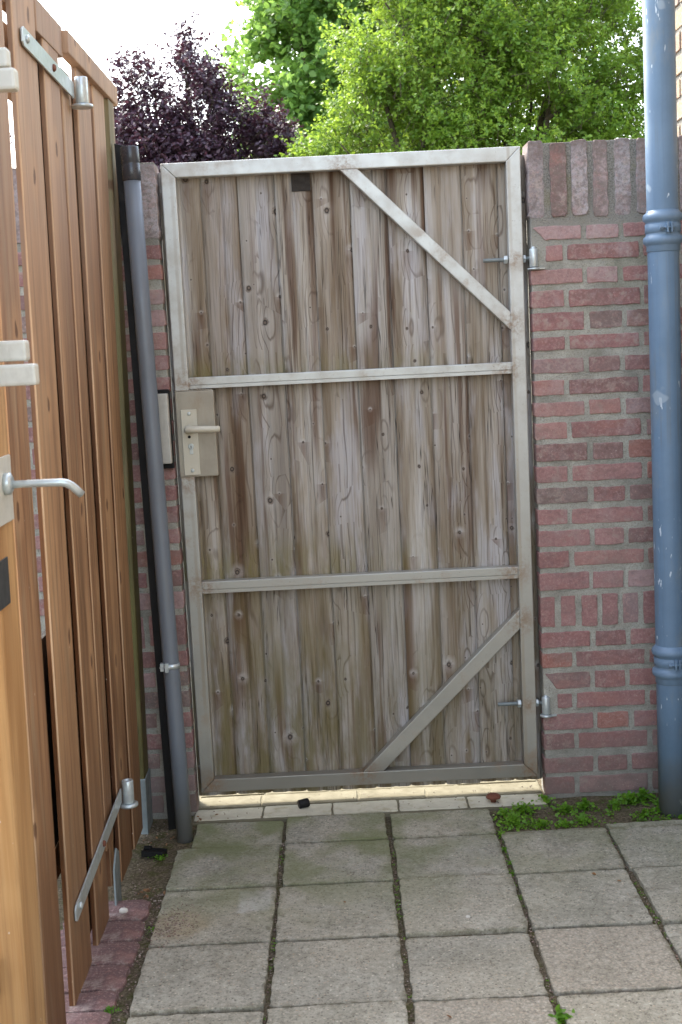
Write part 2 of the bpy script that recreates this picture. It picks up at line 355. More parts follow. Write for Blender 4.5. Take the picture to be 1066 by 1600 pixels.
def mat_frame():
    m = NT('tarnished_pale_steel'); o = m.obj(); x, y, z = m.sep(o)
    n1 = m.noise(o, 16, 5, .65); n2 = m.noise(m.mapping(o, (40, 40, 40)), 1, 5, .7); n4 = m.noise(o, 3.5, 3)
    base = m.mix(m.rng(z, .2, 1.6), lin(152, 149, 139), lin(193, 195, 191))  # brighter upper light painted in: pale steel above, duller below
    base = m.mix(m.rng(n1, .38, .68, 0., .4), base, lin(170, 164, 150))
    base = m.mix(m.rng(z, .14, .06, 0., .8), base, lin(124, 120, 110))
    base = m.mix(m.math('MULTIPLY', m.rng(n2, .55, .74), .25), base, lin(140, 122, 98))
    rs = m.math('MULTIPLY', m.rng(n1, .52, .66), m.rng(n4, .50, .62))
    base = m.mix(m.math('MULTIPLY', rs, .35), base, lin(142, 112, 82))
    sp_ = m.rng(m.noise(o, 130, 2), .68, .75)
    base = m.mix(m.math('MULTIPLY', sp_, .4), base, lin(112, 100, 84))
    # rust and tarnish gathered round the welds, in local gate coordinates
    w_ = None
    for (wx, wz, rr_) in ((-.48, 1.28, .05), (.46, 1.27, .05), (-.48, .665, .05), (.46, .665, .05), (.47, 1.40, .05), (.47, .52, .05), (.0, 1.87, .05), (-.02, .07, .05), (-.49, .05, .05), (.49, .05, .05), (-.49, 1.0, .06), (.49, 1.585, .03), (.49, .257, .03)):
        d_ = m.vmath('DISTANCE', m.comb(x, 0, m.math('MULTIPLY', z, 1.)), (wx, 0, wz))
        q_ = m.rng(d_, rr_ * 1.5, 0.)
        w_ = q_ if w_ is None else m.math('MAXIMUM', w_, q_)
    n5 = m.noise(o, 60, 5, .75)
    base = m.mix(m.math('MULTIPLY', m.math('MULTIPLY', w_, m.rng(n5, .38, .62)), .75), base, lin(128, 98, 70))
    # drip streak down the inner edge of each stile
    for sx in (-.490, .478):
        ln_ = m.rng(m.math('ABSOLUTE', m.math('ADD', m.math('SUBTRACT', x, sx), m.math('MULTIPLY', m.math('SUBTRACT', n1, .5), .006))), .007, .002)
        base = m.mix(m.math('MULTIPLY', m.math('MULTIPLY', ln_, m.rng(m.noise(m.mapping(o, (2, 2, 3)), 1, 3), .35, .6)), .45), base, lin(140, 122, 98))
    m.bsdf(base, m.rng(n1, .3, .7, .34, .55), .25, normal=m.bump(m.math('ADD', n1, n2), .12, .0008), spec=.5)
    return m.m

def mat_leaf(name, cols, trans_col, trans=.45):
    m = NT(name); r = m.geo_random(); o = m.obj()
    n = m.noise(o, 1.6, 3, .6)
    n_b = m.noise(o, 5.5, 3, .6)
    f = m.math('ADD', m.math('MULTIPLY', r, .45), m.math('ADD', m.math('MULTIPLY', n, .55), m.math('MULTIPLY', m.math('SUBTRACT', n_b, .5), .7)), clamp=True)
    base = m.ramp(f, [(i / (len(cols) - 1), c) for i, c in enumerate(cols)])
    d = m.n('ShaderNodeBsdfPrincipled'); m.l(base, d.inputs['Base Color']); d.inputs['Roughness'].default_value = .45; d.inputs['Specular IOR Level'].default_value = .4
    t = m.n('ShaderNodeBsdfTranslucent'); m.l(m.mix(.75, base, trans_col), t.inputs[0])
    mx = m.n('ShaderNodeMixShader'); mx.inputs[0].default_value = trans
    m.l(d.outputs[0], mx.inputs[1]); m.l(t.outputs[0], mx.inputs[2]); m.l(mx.outputs[0], m.out.inputs[0])
    return m.m

MAT = {}
MAT['gate_wood'] = mat_gate_wood()
MAT['frame'] = mat_frame()
MAT['fence'] = mat_fence_wood('orange_brown_slats', lin(98, 68, 44), lin(150, 110, 76), lin(188, 148, 108))
MAT['fence_worn'] = mat_fence_wood('rubbed_pale_arris', lin(162, 124, 90), lin(194, 158, 122), lin(214, 184, 152))  # rubbed slat edges, paler still as a painted arris highlight
MAT['fence_side'] = mat_fence_wood('unbleached_slat_sides', lin(56, 30, 12), lin(84, 48, 20), lin(104, 64, 32), stain=.1)  # unbleached stain plus painted shade of the narrow slat channels
MAT['fence_new'] = mat_fence_wood('yellow_new_pine', lin(160, 114, 68), lin(190, 148, 98), lin(206, 168, 118), stain=.1)
MAT['fence_post'] = mat_fence_wood('green_treated_post', lin(46, 40, 20), lin(76, 68, 38), lin(100, 90, 56), stain=.2, green=.6)
reds = [(0., lin(122, 92, 88)), (.2, lin(148, 102, 98)), (.4, lin(164, 124, 120)), (.6, lin(140, 96, 94)), (.74, lin(118, 106, 99)), (.80, lin(158, 104, 90)), (.92, lin(172, 144, 142)), (1., lin(140, 116, 113))]
MAT['brick'] = mat_brick('red_brick', reds)
MAT['coping'] = mat_brick('weathered_coping_brick', [(0., lin(112, 92, 87)), (.3, lin(130, 119, 116)), (.6, lin(150, 145, 146)), (1., lin(174, 170, 172))], haze=.5, coping=True)
MAT['mortar'] = mat_mortar()
MAT['paver'] = mat_brick('plum_red_paver', [(0., lin(84, 62, 60)), (.5, lin(96, 70, 67)), (1., lin(92, 75, 72))], grime=0, haze=.1)
MAT['house'] = mat_brick('yellow_stock_brick', [(0., lin(140, 130, 108)), (.5, lin(156, 140, 104)), (1., lin(132, 124, 108))], haze=.4)
MAT['slab'] = mat_slab('grey_concrete_slab', False)
MAT['slab_pebble'] = mat_slab('pebbly_concrete_slab', True)
MAT['pale_paver'] = mat_plain('sandy_buff_paver', lin(118, 112, 93), .95, var=.5, scale=24, streak=False, bump=.8, dirt=lin(90, 84, 68), dirt_amt=.6, spec=.1)  # albedo lowered to offset the direct sun on these rows
MAT['front_paver'] = mat_plain('sandy_cream_sill', lin(196, 190, 170), .95, var=.35, scale=24, streak=False, bump=.8, dirt=lin(150, 140, 108), dirt_amt=.7, spec=.1)  # albedo raised so the shaded front row looks as lit as the rest
MAT['soil'] = mat_soil()
MAT['blue_pipe'] = mat_plain('blue_grey_pipe', lin(102, 127, 151), .5, var=.35, scale=9, bump=.15, dirt=lin(124, 132, 134), dirt_amt=.6, scratch=.9, foot=.75)
MAT['blue_collar'] = mat_plain('blue_grey_collar', lin(106, 129, 151), .45, var=.3, scale=20)
MAT['zinc'] = mat_plain('galvanised_steel', lin(196, 204, 204), .34, metal=.5, var=.3, scale=60, streak=False, dirt=lin(128, 116, 98), dirt_amt=.35)
MAT['zinc_dull'] = mat_plain('dull_zinc_foot', lin(128, 136, 136), .6, metal=.35, var=.35, scale=40, streak=False, dirt=lin(96, 98, 92), dirt_amt=.5)
MAT['grey_pipe'] = mat_plain('grey_plastic_pipe', lin(106, 113, 121), .42, var=.22, scale=8, foot=.6, dirt=lin(90, 90, 86), dirt_amt=.3)
MAT['dark_coupling'] = mat_plain('dark_grey_coupling', lin(50, 52, 58), .28, var=.2)
MAT['black'] = mat_plain('black_plastic', lin(15, 15, 16), .6, var=.3, dirt=lin(48, 45, 41), dirt_amt=.25, spec=.3)
MAT['cream'] = mat_plain('cream_enamel', lin(196, 190, 172), .38, var=.1, scale=30, dirt=lin(170, 152, 120), dirt_amt=.25)
MAT['bar'] = mat_plain('pale_cream_bar', lin(206, 204, 192), .4, var=.15, scale=30, streak=False, dirt=lin(150, 142, 126), dirt_amt=.45)
MAT['lockbox'] = mat_plain('tarnished_lock_box', lin(160, 152, 136), .5, metal=.2, var=.25, scale=24, dirt=lin(136, 114, 88), dirt_amt=.5)
MAT['keeper'] = mat_plain('weathered_pale_zinc', lin(186, 182, 172), .5, metal=.1, var=.3, scale=40, dirt=lin(140, 128, 112), dirt_amt=.5)
MAT['rust'] = mat_plain('rusty_iron', lin(112, 66, 48), .85, var=.5, scale=90, streak=False, bump=.5)
MAT['tar'] = mat_plain('dark_stained_patch', lin(52, 47, 42), .9, var=.5, scale=60)  # shared by the board stain and the added dark gap backing
MAT['dark_metal'] = mat_plain('dark_slate_plate', lin(70, 72, 72), .5, metal=.3)
MAT['bark'] = mat_plain('bark', lin(84, 74, 60), .95, var=.6, scale=12, bump=.8)
MAT['stone'] = mat_plain('pale_pebble', lin(206, 200, 190), .7, var=.3, scale=80, streak=False)
MAT['leaf_plum'] = mat_leaf('plum_leaf', [lin(44, 32, 44), lin(66, 47, 60), lin(96, 66, 78)], lin(92, 44, 56), .22)
MAT['leaf_maple'] = mat_leaf('maple_leaf', [lin(66, 98, 50), lin(102, 138, 66), lin(146, 172, 94)], lin(150, 186, 84), .52)
MAT['leaf_bush'] = mat_leaf('hawthorn_leaf', [lin(66, 98, 36), lin(104, 138, 50), lin(158, 178, 80)], lin(160, 186, 66), .5)
MAT['dry_leaf'] = mat_leaf('dry_leaf', [lin(78, 52, 34), lin(124, 88, 58), lin(160, 126, 90)], lin(150, 110, 70), .2)
MAT['weed'] = mat_leaf('weed_leaf', [lin(58, 96, 22), lin(88, 132, 30), lin(124, 160, 48)], lin(140, 190, 50), .4)

# ---- mesh building
def mesh_obj(name, verts, faces, mat, parent=None, smooth=False, mats=None, midx=None):
    me = bpy.data.meshes.new(name); me.from_pydata(verts, [], faces); me.update()
    o = bpy.data.objects.new(name, me); C.objects.link(o)
    for mm in (mats or [mat]): me.materials.append(mm)
    if midx: me.polygons.foreach_set('material_index', midx)
    if smooth: me.polygons.foreach_set('use_smooth', [True] * len(me.polygons))
    if parent: o.parent = parent
    return o

class BM:
    def __init__(s): s.v = []; s.f = []; s.sm = []; s.mi = []; s.cur = 0
    def add(s, vs, fs, smooth=False):
        b = len(s.v); s.v += [tuple(v) for v in vs]
        for f in fs: s.f.append(tuple(i + b for i in f)); s.sm.append(smooth); s.mi.append(s.cur)
    def box(s, x0, x1, y0, y1, z0, z1, bev=.002):
        b = min(bev, (x1 - x0) * .3, (y1 - y0) * .3, (z1 - z0) * .3)
        bm = bmesh.new(); bmesh.ops.create_cube(bm, size=1)
        for v in bm.verts:
            v.co = Vector(((x0 + x1) / 2 + v.co.x * (x1 - x0), (y0 + y1) / 2 + v.co.y * (y1 - y0), (z0 + z1) / 2 + v.co.z * (z1 - z0)))
        if b > 0: bmesh.ops.bevel(bm, geom=bm.edges[:], offset=b, segments=2, affect='EDGES', profile=.6)
        s.addbm(bm)
    def addbm(s, bm, smooth=False):
        bm.verts.index_update()
        s.add([v.co[:] for v in bm.verts], [[v.index for v in f.verts] for f in bm.faces], smooth); bm.free()
    def prism(s, pts, axis, lo, hi, bev=.0015):
        """polygon pts (a,b) extruded along axis; a,b are the other two axes in xyz order"""
        def P(a, b, c):
            return {'x': (c, a, b), 'y': (a, c, b), 'z': (a, b, c)}[axis]
        bm = bmesh.new()
        v0 = [bm.verts.new(P(a, b, lo)) for a, b in pts]; v1 = [bm.verts.new(P(a, b, hi)) for a, b in pts]
        n = len(pts); bm.faces.new(v0); bm.faces.new(v1[::-1])
        for i in range(n): bm.faces.new((v0[i], v0[(i + 1) % n], v1[(i + 1) % n], v1[i]))
        bmesh.ops.recalc_face_normals(bm, faces=bm.faces[:])
        if bev: bmesh.ops.bevel(bm, geom=bm.edges[:], offset=bev, segments=2, affect='EDGES', profile=.6)
        s.addbm(bm)
    def tube(s, path, r, n=16, cap=True):
        path = [Vector(p) for p in path]; rs = r if isinstance(r, (list, tuple)) else [r] * len(path)
        vs = []; fs = []
        prev = None
        for i, p in enumerate(path):
            t = (path[min(i + 1, len(path) - 1)] - path[max(i - 1, 0)]).normalized()
            if prev is None:
                aux = Vector((0, 0, 1)) if abs(t.z) < .9 else Vector((1, 0, 0)); u = t.cross(aux).normalized()
            else: u = (prev - t * prev.dot(t)).normalized()
            prev = u; vv = t.cross(u)
            for k in range(n):
                a_ = 2 * math.pi * k / n; vs.append(p + (u * math.cos(a_) + vv * math.sin(a_)) * rs[i])
        for i in range(len(path) - 1):
            for k in range(n):
                fs.append((i * n + k, i * n + (k + 1) % n, (i + 1) * n + (k + 1) % n, (i + 1) * n + k))
        s.add(vs, fs, True)
        if cap:
            b = len(s.v) - len(vs)
            s.f.append(tuple(b + k for k in range(n))[::-1]); s.sm.append(False); s.mi.append(s.cur)
            s.f.append(tuple(b + (len(path) - 1) * n + k for k in range(n))); s.sm.append(False); s.mi.append(s.cur)
    def lathe(s, c, prof, n=28, axis=Vector((0, 0, 1))):
        """prof: list of (r, h) along axis from c"""
        s.tube_prof(c, prof, n, axis)
    def tube_prof(s, c, prof, n, axis):
        axis = axis.normalized(); aux = Vector((1, 0, 0)) if abs(axis.x) < .9 else Vector((0, 1, 0))
        u = axis.cross(aux).normalized(); v = axis.cross(u); c = Vector(c); vs = []; fs = []
        for r, h in prof:
            for k in range(n):
                a_ = 2 * math.pi * k / n; vs.append(c + axis * h + (u * math.cos(a_) + v * math.sin(a_)) * r)
        m_ = len(prof)
        for i in range(m_ - 1):
            for k in range(n): fs.append((i * n + k, i * n + (k + 1) % n, (i + 1) * n + (k + 1) % n, (i + 1) * n + k))
        s.add(vs, fs, True)
        b = len(s.v) - len(vs)
        s.f.append(tuple(b + k for k in range(n))[::-1]); s.sm.append(False); s.mi.append(s.cur)
        s.f.append(tuple(b + (m_ - 1) * n + k for k in range(n))); s.sm.append(False); s.mi.append(s.cur)
    def nut(s, c, axis, r, h):
        axis = Vector(axis).normalized(); aux = Vector((0, 0, 1)); u = axis.cross(aux).normalized(); v = axis.cross(u); c = Vector(c)
        bm = bmesh.new()
        rings = [[bm.verts.new(c + axis * hh + (u * math.cos(k * math.pi / 3) + v * math.sin(k * math.pi / 3)) * rr) for k in range(6)] for rr, hh in ((r * .9, 0), (r, h * .15), (r, h * .85), (r * .9, h))]
        for i in range(3):
            for k in range(6): bm.faces.new((rings[i][k], rings[i][(k + 1) % 6], rings[i + 1][(k + 1) % 6], rings[i + 1][k]))
        bm.faces.new(rings[0][::-1]); bm.faces.new(rings[3])
        bmesh.ops.recalc_face_normals(bm, faces=bm.faces[:]); s.addbm(bm)
    def build(s, name, mat, parent=None, mats=None):
        o = mesh_obj(name, s.v, s.f, mat, parent, mats=mats)
        o.data.polygons.foreach_set('use_smooth', s.sm); o.data.polygons.foreach_set('material_index', s.mi)
        if any(s.sm):
            pass
        return o

def thing(name, label, cat, loc=(0, 0, 0), group=None):
    o = bpy.data.objects.new(name, None); C.objects.link(o); o.location = loc; o.empty_display_size = .1
    tag(o, label, cat, group); return o
def tag(o, label, cat=None, group=None):
    o['label'] = label
    if cat: o['category'] = cat
    if group: o['group'] = group
    return o
def struct(o, label=None):
    o['kind'] = 'structure'
    if label: o['label'] = label
    return o

def brick(bm, rnd, place, u0, u1, v0, v1, depth=.05, jit=.0015, step=.018, round_=.0028, fj=.0015, cut=None):
    """irregular brick: outline in (u,v), front face at n=0 (+n = out of the wall)"""
    fr = rnd.uniform(-fj, fj)
    pts = []
    W_, H_ = u1 - u0, v1 - v0
    corners = cut or [(u0, v0), (u1, v0), (u1, v1), (u0, v1)]
    n = len(corners)
    for i in range(n):
        a_, b_ = Vector(corners[i]), Vector(corners[(i + 1) % n]); L = (b_ - a_).length; k = max(1, int(L / step))
        d_ = (b_ - a_) / L; r_ = min(round_, L * .25)
        ss = [r_] + [L * j / k for j in range(1, k)] + [L - r_]
        for q in ss:
            pts.append(a_ + d_ * q + Vector((rnd.uniform(-jit, jit), rnd.uniform(-jit, jit))))
    cen = Vector(((u0 + u1) / 2, (v0 + v1) / 2))
    rings = []
    for inset, nn in ((0, -depth), (0, -.003), (.0006, -.0006), (.0022, 0)):
        ring = []
        for p in pts:
            d_ = cen - p; q = p + Vector((math.copysign(min(abs(d_.x), inset), d_.x), math.copysign(min(abs(d_.y), inset), d_.y)))
            ring.append(place(q.x, q.y, nn + fr + rnd.uniform(-.0004, .0004)))
        rings.append(ring)
    N = len(pts); vs = [v for rg in rings for v in rg]; fs = []
    for i in range(3):
        for k in range(N): fs.append((i * N + k, i * N + (k + 1) % N, (i + 1) * N + (k + 1) % N, (i + 1) * N + k))
    fs.append(tuple(3 * N + k for k in range(N)))
    bm.add(vs, fs)

# ================================================================== SETTING
rnd = random.Random(7)
G = BM(); n = 60
xs = [-400, -60, -20, -8, -4] + [-2.5 + .1 * i for i in range(51)] + [4, 8, 20, 60, 400]
ys = [-400, -60, -12, -3] + [0 + .1 * i for i in range(61)] + [9, 14, 25, 60, 400]
vs = []
for yy in ys:
    for xx in xs:
        h = -.007 + (rnd.uniform(-.003, .003) if abs(xx) < 3 and 0 < yy < 6 else 0)
        if -.66 < xx < -.50 and 3.1 < yy < 3.75: h -= .006
        vs.append((xx, yy, h))
nx = len(xs)
fs = [(j * nx + i, j * nx + i + 1, (j + 1) * nx + i + 1, (j + 1) * nx + i) for j in range(len(ys) - 1) for i in range(nx - 1)]
ground = struct(mesh_obj('ground', vs, fs, MAT['soil'], smooth=True), 'bare dark soil between slabs and walls')

# paving slabs (one pavement)
pv = BM()
colx = [-.515, -.21, .095, .402, .707, 1.012, 1.317]
rowy = [.77, 1.07, 1.37, 1.67, 1.97, 2.27, 2.5705, 2.873, 3.188, 3.466, 3.667]
pebbly = {(2, 5), (3, 6)}
def slab(x0, x1, y0, y1, mi, tilt):
    pv.cur = mi
    gx, gy = rnd.uniform(.005, .0095), rnd.uniform(.004, .007)
    place = lambda u, v, nn: (u, v, .004 + nn + tilt[0] * (u - x0) + tilt[1] * (v - y0) + tilt[2])
    brick(pv, rnd, place, x0 + gx, x1 - gx, y0 + gy, y1 - gy, depth=.03, jit=.0024, step=.02, round_=.007, fj=.001)
for j in range(len(rowy) - 1):
    for i in range(len(colx) - 1):
        x0, x1, y0, y1 = colx[i], colx[i + 1], rowy[j], rowy[j + 1]
        if i >= 3 and j >= 9: continue
        if i >= 3 and j == 8: y1 = 3.478 + .03 * (i - 3)
        if j == 9 and i == 0: x0 = -.478
        sx = rnd.uniform(-.004, .004); 
        t = (rnd.uniform(-.010, .010), rnd.uniform(-.008, .008), rnd.uniform(-.002, .003))
        if i >= 3: y0, y1 = y0 + .002, y1 + .002
        slab(x0 + (sx if i else 0), x1 + sx * .4, y0, y1, 1 if (i, j) in pebbly else 0, t)
paving = struct(pv.build('paving', None, mats=[MAT['slab'], MAT['slab_pebble']]), 'grey square concrete paving slabs in a grid')

# threshold under the gate: pale buff pavers
th = BM(); xx = -.485; tf = BM()
pl = lambda u, v, nn: (u, v, .004 + nn)
for row, (y0, y1) in enumerate(((3.680, 3.768), (3.775, 3.87), (3.88, 3.975), (3.985, 4.08), (4.09, 4.185))):
    xx = -.49 - (.1 if row % 2 else 0)
    while xx < .56:
        x1 = min(xx + rnd.choice((.2, .21, .2, .3)), .575)
        if x1 - xx > .03: brick(th if row else tf, rnd, pl, max(xx, -.49) + .003, x1 - .003, y0, y1, depth=.04, fj=.002)
        xx = x1
th.box(-.492, .577, 3.668, 4.19, -.04, .0012, .001)
struct(tf.build('threshold', MAT['front_paver']), 'pale concrete strip in front of the gate')
struct(th.build('threshold', MAT['pale_paver']), 'sunlit strip of pale buff bricks beneath the gate')

# ------------------------------------------------------------------ walls
ROWS = [(1.665, 1.703), (1.606, 1.649), (1.539, 1.58), (1.473, 1.522), (1.407, 1.456), (1.35, 1.39), (1.283, 1.326), (1.218, 1.263), (1.157, 1.2), (1.091, 1.138), (1.025, 1.076), (.964, 1.01), (.9, .945), (.837, .881), (.77, .818), (.708, .754), (.64, .69), 'S', (.464, .509), (.403, .447), (.336, .385), (.274, .32), (.208, .256), (.146, .194), (.074, .122), (.007, .062)]
WY = 3.745     # wall face
def wall(root, x0, x1, seed, hinge=False):
    rd = random.Random(seed); b = BM(); c = BM()
    place = lambda u, v, nn: (u, WY - nn, v)
    sgn_left = hinge
    for k, rw in enumerate(ROWS):
        if rw == 'S':
            x = x0
            while x < x1 - .02:
                w_ = .0455 + rd.uniform(-.003, .002)
                brick(b, rd, place, x, min(x + w_, x1), .527 + rd.uniform(-.004, .004), .622 + rd.uniform(-.004, .004)); x += .0617
            continue
        z0, z1 = rw
        seqs = ([.149, .091, .205, .1, .205], [.09, .206, .095, .206, .095])
        # course 0 is 'A' (three-quarter, header, ...), then alternating
        idx = k % 2 if k < 17 else (k - 18) % 2
        seq = seqs[idx]
        x = x0; q = 0
        while x < x1 - .012:
            w_ = seq[q] if q < len(seq) else (.205 if q % 2 == 0 else .098)
            w_ += rd.uniform(-.004, .004)
            xe = min(x + w_, x1); cut = None
            if hinge and q == 0 and k in (0, 1, 20, 21):
                if k in (0, 20): cut = [(x + .042, z0), (xe, z0), (xe, z1), (x + .008, z1)]
                else: x = x + .044; 
            if xe - x > .015:
                brick(b, rd, place, x, xe, z0 + rd.uniform(-.002, .002), z1 + rd.uniform(-.002, .002), cut=cut)
            x = xe + .0145 + rd.uniform(-.002, .002); q += 1
    x = x0
    while x < x1 - .02:
        w_ = .045 + rd.uniform(-.003, .002)
        tz = 1.938 + rd.uniform(-.006, .005) + (.006 if x == x0 else 0)
        brick(c, rd, place, x, min(x + w_, x1), 1.727 + rd.uniform(-.004, .004), tz, depth=.10, round_=.006, jit=.002, fj=.003); x += .0617
    core = BM(); core.box(x0 + .003, x1 - .001, WY + .0030, WY + .098, -.05, 1.9365, .003)
    core.build('mortar', MAT['mortar'], root)
    b.build('brickwork', MAT['brick'], root); c.build('coping', MAT['coping'], root)
wr = thing('brick_wall', 'red brick garden wall right of the gate behind blue downpipe', 'wall')
wall(wr, .581, 1.04, 3, True)
wl = thing('brick_wall', 'red brick garden wall left of the gate behind grey drainpipe', 'wall')
# the left wall is mirrored in order: build from its gate end leftwards
def wall_left(root, x_end, x_start, seed):
    rd = random.Random(seed); b = BM(); c = BM(); place = lambda u, v, nn: (u, WY - nn, v)
    for k, rw in enumerate(ROWS):
        if rw == 'S':
            x = x_end
            while x > x_start:
                brick(b, rd, place, x - .0455, x, .527 + rd.uniform(-.004, .004), .622 + rd.uniform(-.004, .004)); x -= .0617
            continue
        z0, z1 = rw; x = x_end; q = 0; seq = ([.149, .091, .205, .1], [.09, .206, .095, .206])[k % 2]
        while x > x_start:
            w_ = (seq[q] if q < 4 else (.205 if q % 2 else .098)) + rd.uniform(-.004, .004)
            brick(b, rd, place, x - w_, x, z0 + rd.uniform(-.002, .002), z1 + rd.uniform(-.002, .002)); x -= w_ + .0145; q += 1
    x = x_end
    while x > x_start:
        brick(c, rd, place, x - .046, x, 1.727 + rd.uniform(-.003, .003), 1.936 + rd.uniform(-.006, .005), depth=.10, jit=.002, fj=.003); x -= .0617
    core = BM(); core.box(x_start, x_end - .003, WY + .0030, WY + .098, -.05, 1.9365, .003)
    core.build('mortar', MAT['mortar'], root)
    b.build('brickwork', MAT['brick'], root); c.build('coping', MAT['coping'], root)
wall_left(wl, -.482, -2.6, 11)

# lock keeper box on the left wall
kb = BM(); kb.box(-.521, -.4835, 3.700, WY - .006, 1.078, 1.281, .004)
kbo = kb.build('strike_box', MAT['keeper'], wl)
kb = BM(); kb.box(-.528, -.4808, 3.722, WY - .001, 1.062, 1.292, .002); kb.build('back_plate', MAT['black'], kbo)

# house wall on the right
hw = thing('house_wall', 'yellowish brick house wall at the right edge beyond downpipe', 'wall')
hb = BM(); rd = random.Random(5); HX = 1.045
place = lambda u, v, nn: (HX - nn, u, v)
for k in range(70):
    y = .6 + (.11 if k % 2 else 0); z0 = .0 + k * .0645
    while y < 3.98:
        w_ = .205 + rd.uniform(-.003, .003); brick(hb, rd, place, y, min(y + w_, 4.0), z0, z0 + .05, depth=.04, step=.06); y += w_ + .012
hb.build('brickwork', MAT['house'], hw)
hb = BM(); hb.box(HX + .004, HX + .25,   .58, 4.002, -.05, 4.5, .003); hb.build('mortar', MAT['mortar'], hw)

# ------------------------------------------------------------------ metal gate
gate = thing('metal_gate', 'closed garden gate of grey boards in pale steel frame', 'gate', (0.05, 3.79, .03))
GI = Vector((0.05, 3.79, .03))
class GB(BM):
    def build(s, name, mat, parent=None, mats=None, root=GI):
        s.v = [(x - root.x, y - root.y, z - root.z) for x, y, z in s.v]
        return super().build(name, mat, parent, mats)
FY0, FY1 = 3.765, 3.803
XL0, XL1 = -.4685, -.427     # left stile
XR0, XR1 = .5215, .563
ZB0, ZB1, ZT0, ZT1 = .058, .099, 1.893, 1.934
g = GB(); g.prism([(XL0, ZB0), (XL1, ZB1), (XL1, ZT0), (XL0, ZT1)], 'y', FY0, FY1, .003); g.build('stile', MAT['frame'], gate)
g = GB(); g.prism([(XR1, ZB0), (XR1, ZT1), (XR0, ZT0), (XR0, ZB1)], 'y', FY0, FY1, .003); g.build('stile', MAT['frame'], gate)
g = GB(); g.prism([(XL0, ZT1), (XL1, ZT0), (XR0, ZT0), (XR1, ZT1)], 'y', FY0 + .0008, FY1, .003); g.build('top_rail', MAT['frame'], gate)
g = GB(); g.prism([(XL0, ZB0), (XR1, ZB0), (XR0, ZB1), (XL1, ZB1)], 'y', FY0 + .0008, FY1, .003); g.build('bottom_rail', MAT['frame'], gate)
for z0, z1 in ((1.288, 1.321), (.676, .712)):
    g = GB(); zm = z0 + (z1 - z0) * .33; g.prism([(FY0 + .0052, z0), (FY0 + .0052, zm - .0012), (FY0 + .0068, zm - .0004), (FY0 + .0040, zm + .0008), (FY0 + .0040, z1 - .002), (FY0 + .0055, z1), (FY1, z1), (FY1, z0)], 'x', XL1, XR0, .0006)
    # weld beads
    for xx_ in (XL1 + .001, XR0 - .001):
        for q in range(6): g.tube_prof((xx_, FY0 + .004, z0 + .004 + q * (z1 - z0 - .008) / 5), [(.0005, -.003), (.0028, 0), (.0005, .003)], 8, Vector((0, 0, 1)))
    g.build('cross_rail', MAT['frame'], gate)
g = GB(); g.prism([(.043, ZT0 + .0005), (.095, ZT0 + .0005), (XR0 + .0005, 1.466), (XR0 + .0005, 1.414)], 'y', FY0 + .002, FY1, .003); g.build('brace', MAT['frame'], gate)
g = GB(); g.prism([(.028, ZB1 - .0005), (.092, ZB1 - .0005), (XR0 + .0005, .522), (XR0 + .0005, .582)], 'y', FY0 + .002, FY1, .003); g.build('brace', MAT['frame'], gate)
# boards
g = GB(); rb = random.Random(21)
edges = [-.4845, -.3625, -.256, -.1475, -.040, .0695, .176, .2845, .393, .4985, .5832]
for i in range(len(edges) - 1):
    x0, x1 = edges[i], edges[i + 1]; w_ = x1 - x0; yb = 3.8035 + rb.uniform(0, .002)
    prof = []
    def lobe(a0, a1):
        for q in range(7):
            t = q / 6; prof.append((a0 + (a1 - a0) * t, yb + .005 - .005 * (math.sin(math.pi * t) ** .4)))
    mid = x0 + w_ * rb.uniform(.44, .56)
    prof.append((x0 + .0018, yb + .013)); lobe(x0 + .0026, mid - .0006)
    lobe(mid + .0006, x1 - .0026)
    prof += [(x1 - .0018, yb + .0118), (x1 + (.006 if i < len(edges) - 2 else 0), yb + .012), (x1 + (.006 if i < len(edges) - 2 else 0), yb + .0145), (x1 - .0018, yb + .0147), (x1 - .0012, yb + .018), (x0 + .0012, yb + .018)]
    zt = 1.914; zb = .034 + rb.uniform(-.002, .002)
    zs = [zb + (zt - zb) * q / 24 for q in range(25)]
    vs = []; N = len(prof); ph = rb.uniform(0, 6); am = rb.uniform(.0003, .0010)
    for z in zs:
        for (px, py) in prof: vs.append((px + am * math.sin(z * 2.3 + ph), py + am * math.sin(z * 3.1 + ph * 2), z))
    fs = [(a_ * N + k, a_ * N + (k + 1) % N, (a_ + 1) * N + (k + 1) % N, (a_ + 1) * N + k) for a_ in range(24) for k in range(N)]
    fs += [tuple(range(N))[::-1], tuple(24 * N + k for k in range(N))]
    g.add(vs, fs)
g.build('board_panel', MAT['gate_wood'], gate)
for zz in (.25, 1.6):
    g = GB(); g.box(XL0 + .006, XR1 + .016, 3.8245, 3.86, zz, zz + .07, .003); g.build('batten', MAT['gate_wood'], gate)
# black rubber-ish nailing patch under the top rail
g = GB(); g.box(-.097, -.0425, 3.8005, 3.8052, 1.842, 1.903, .001); g.build('dark_patch', MAT['tar'], gate)
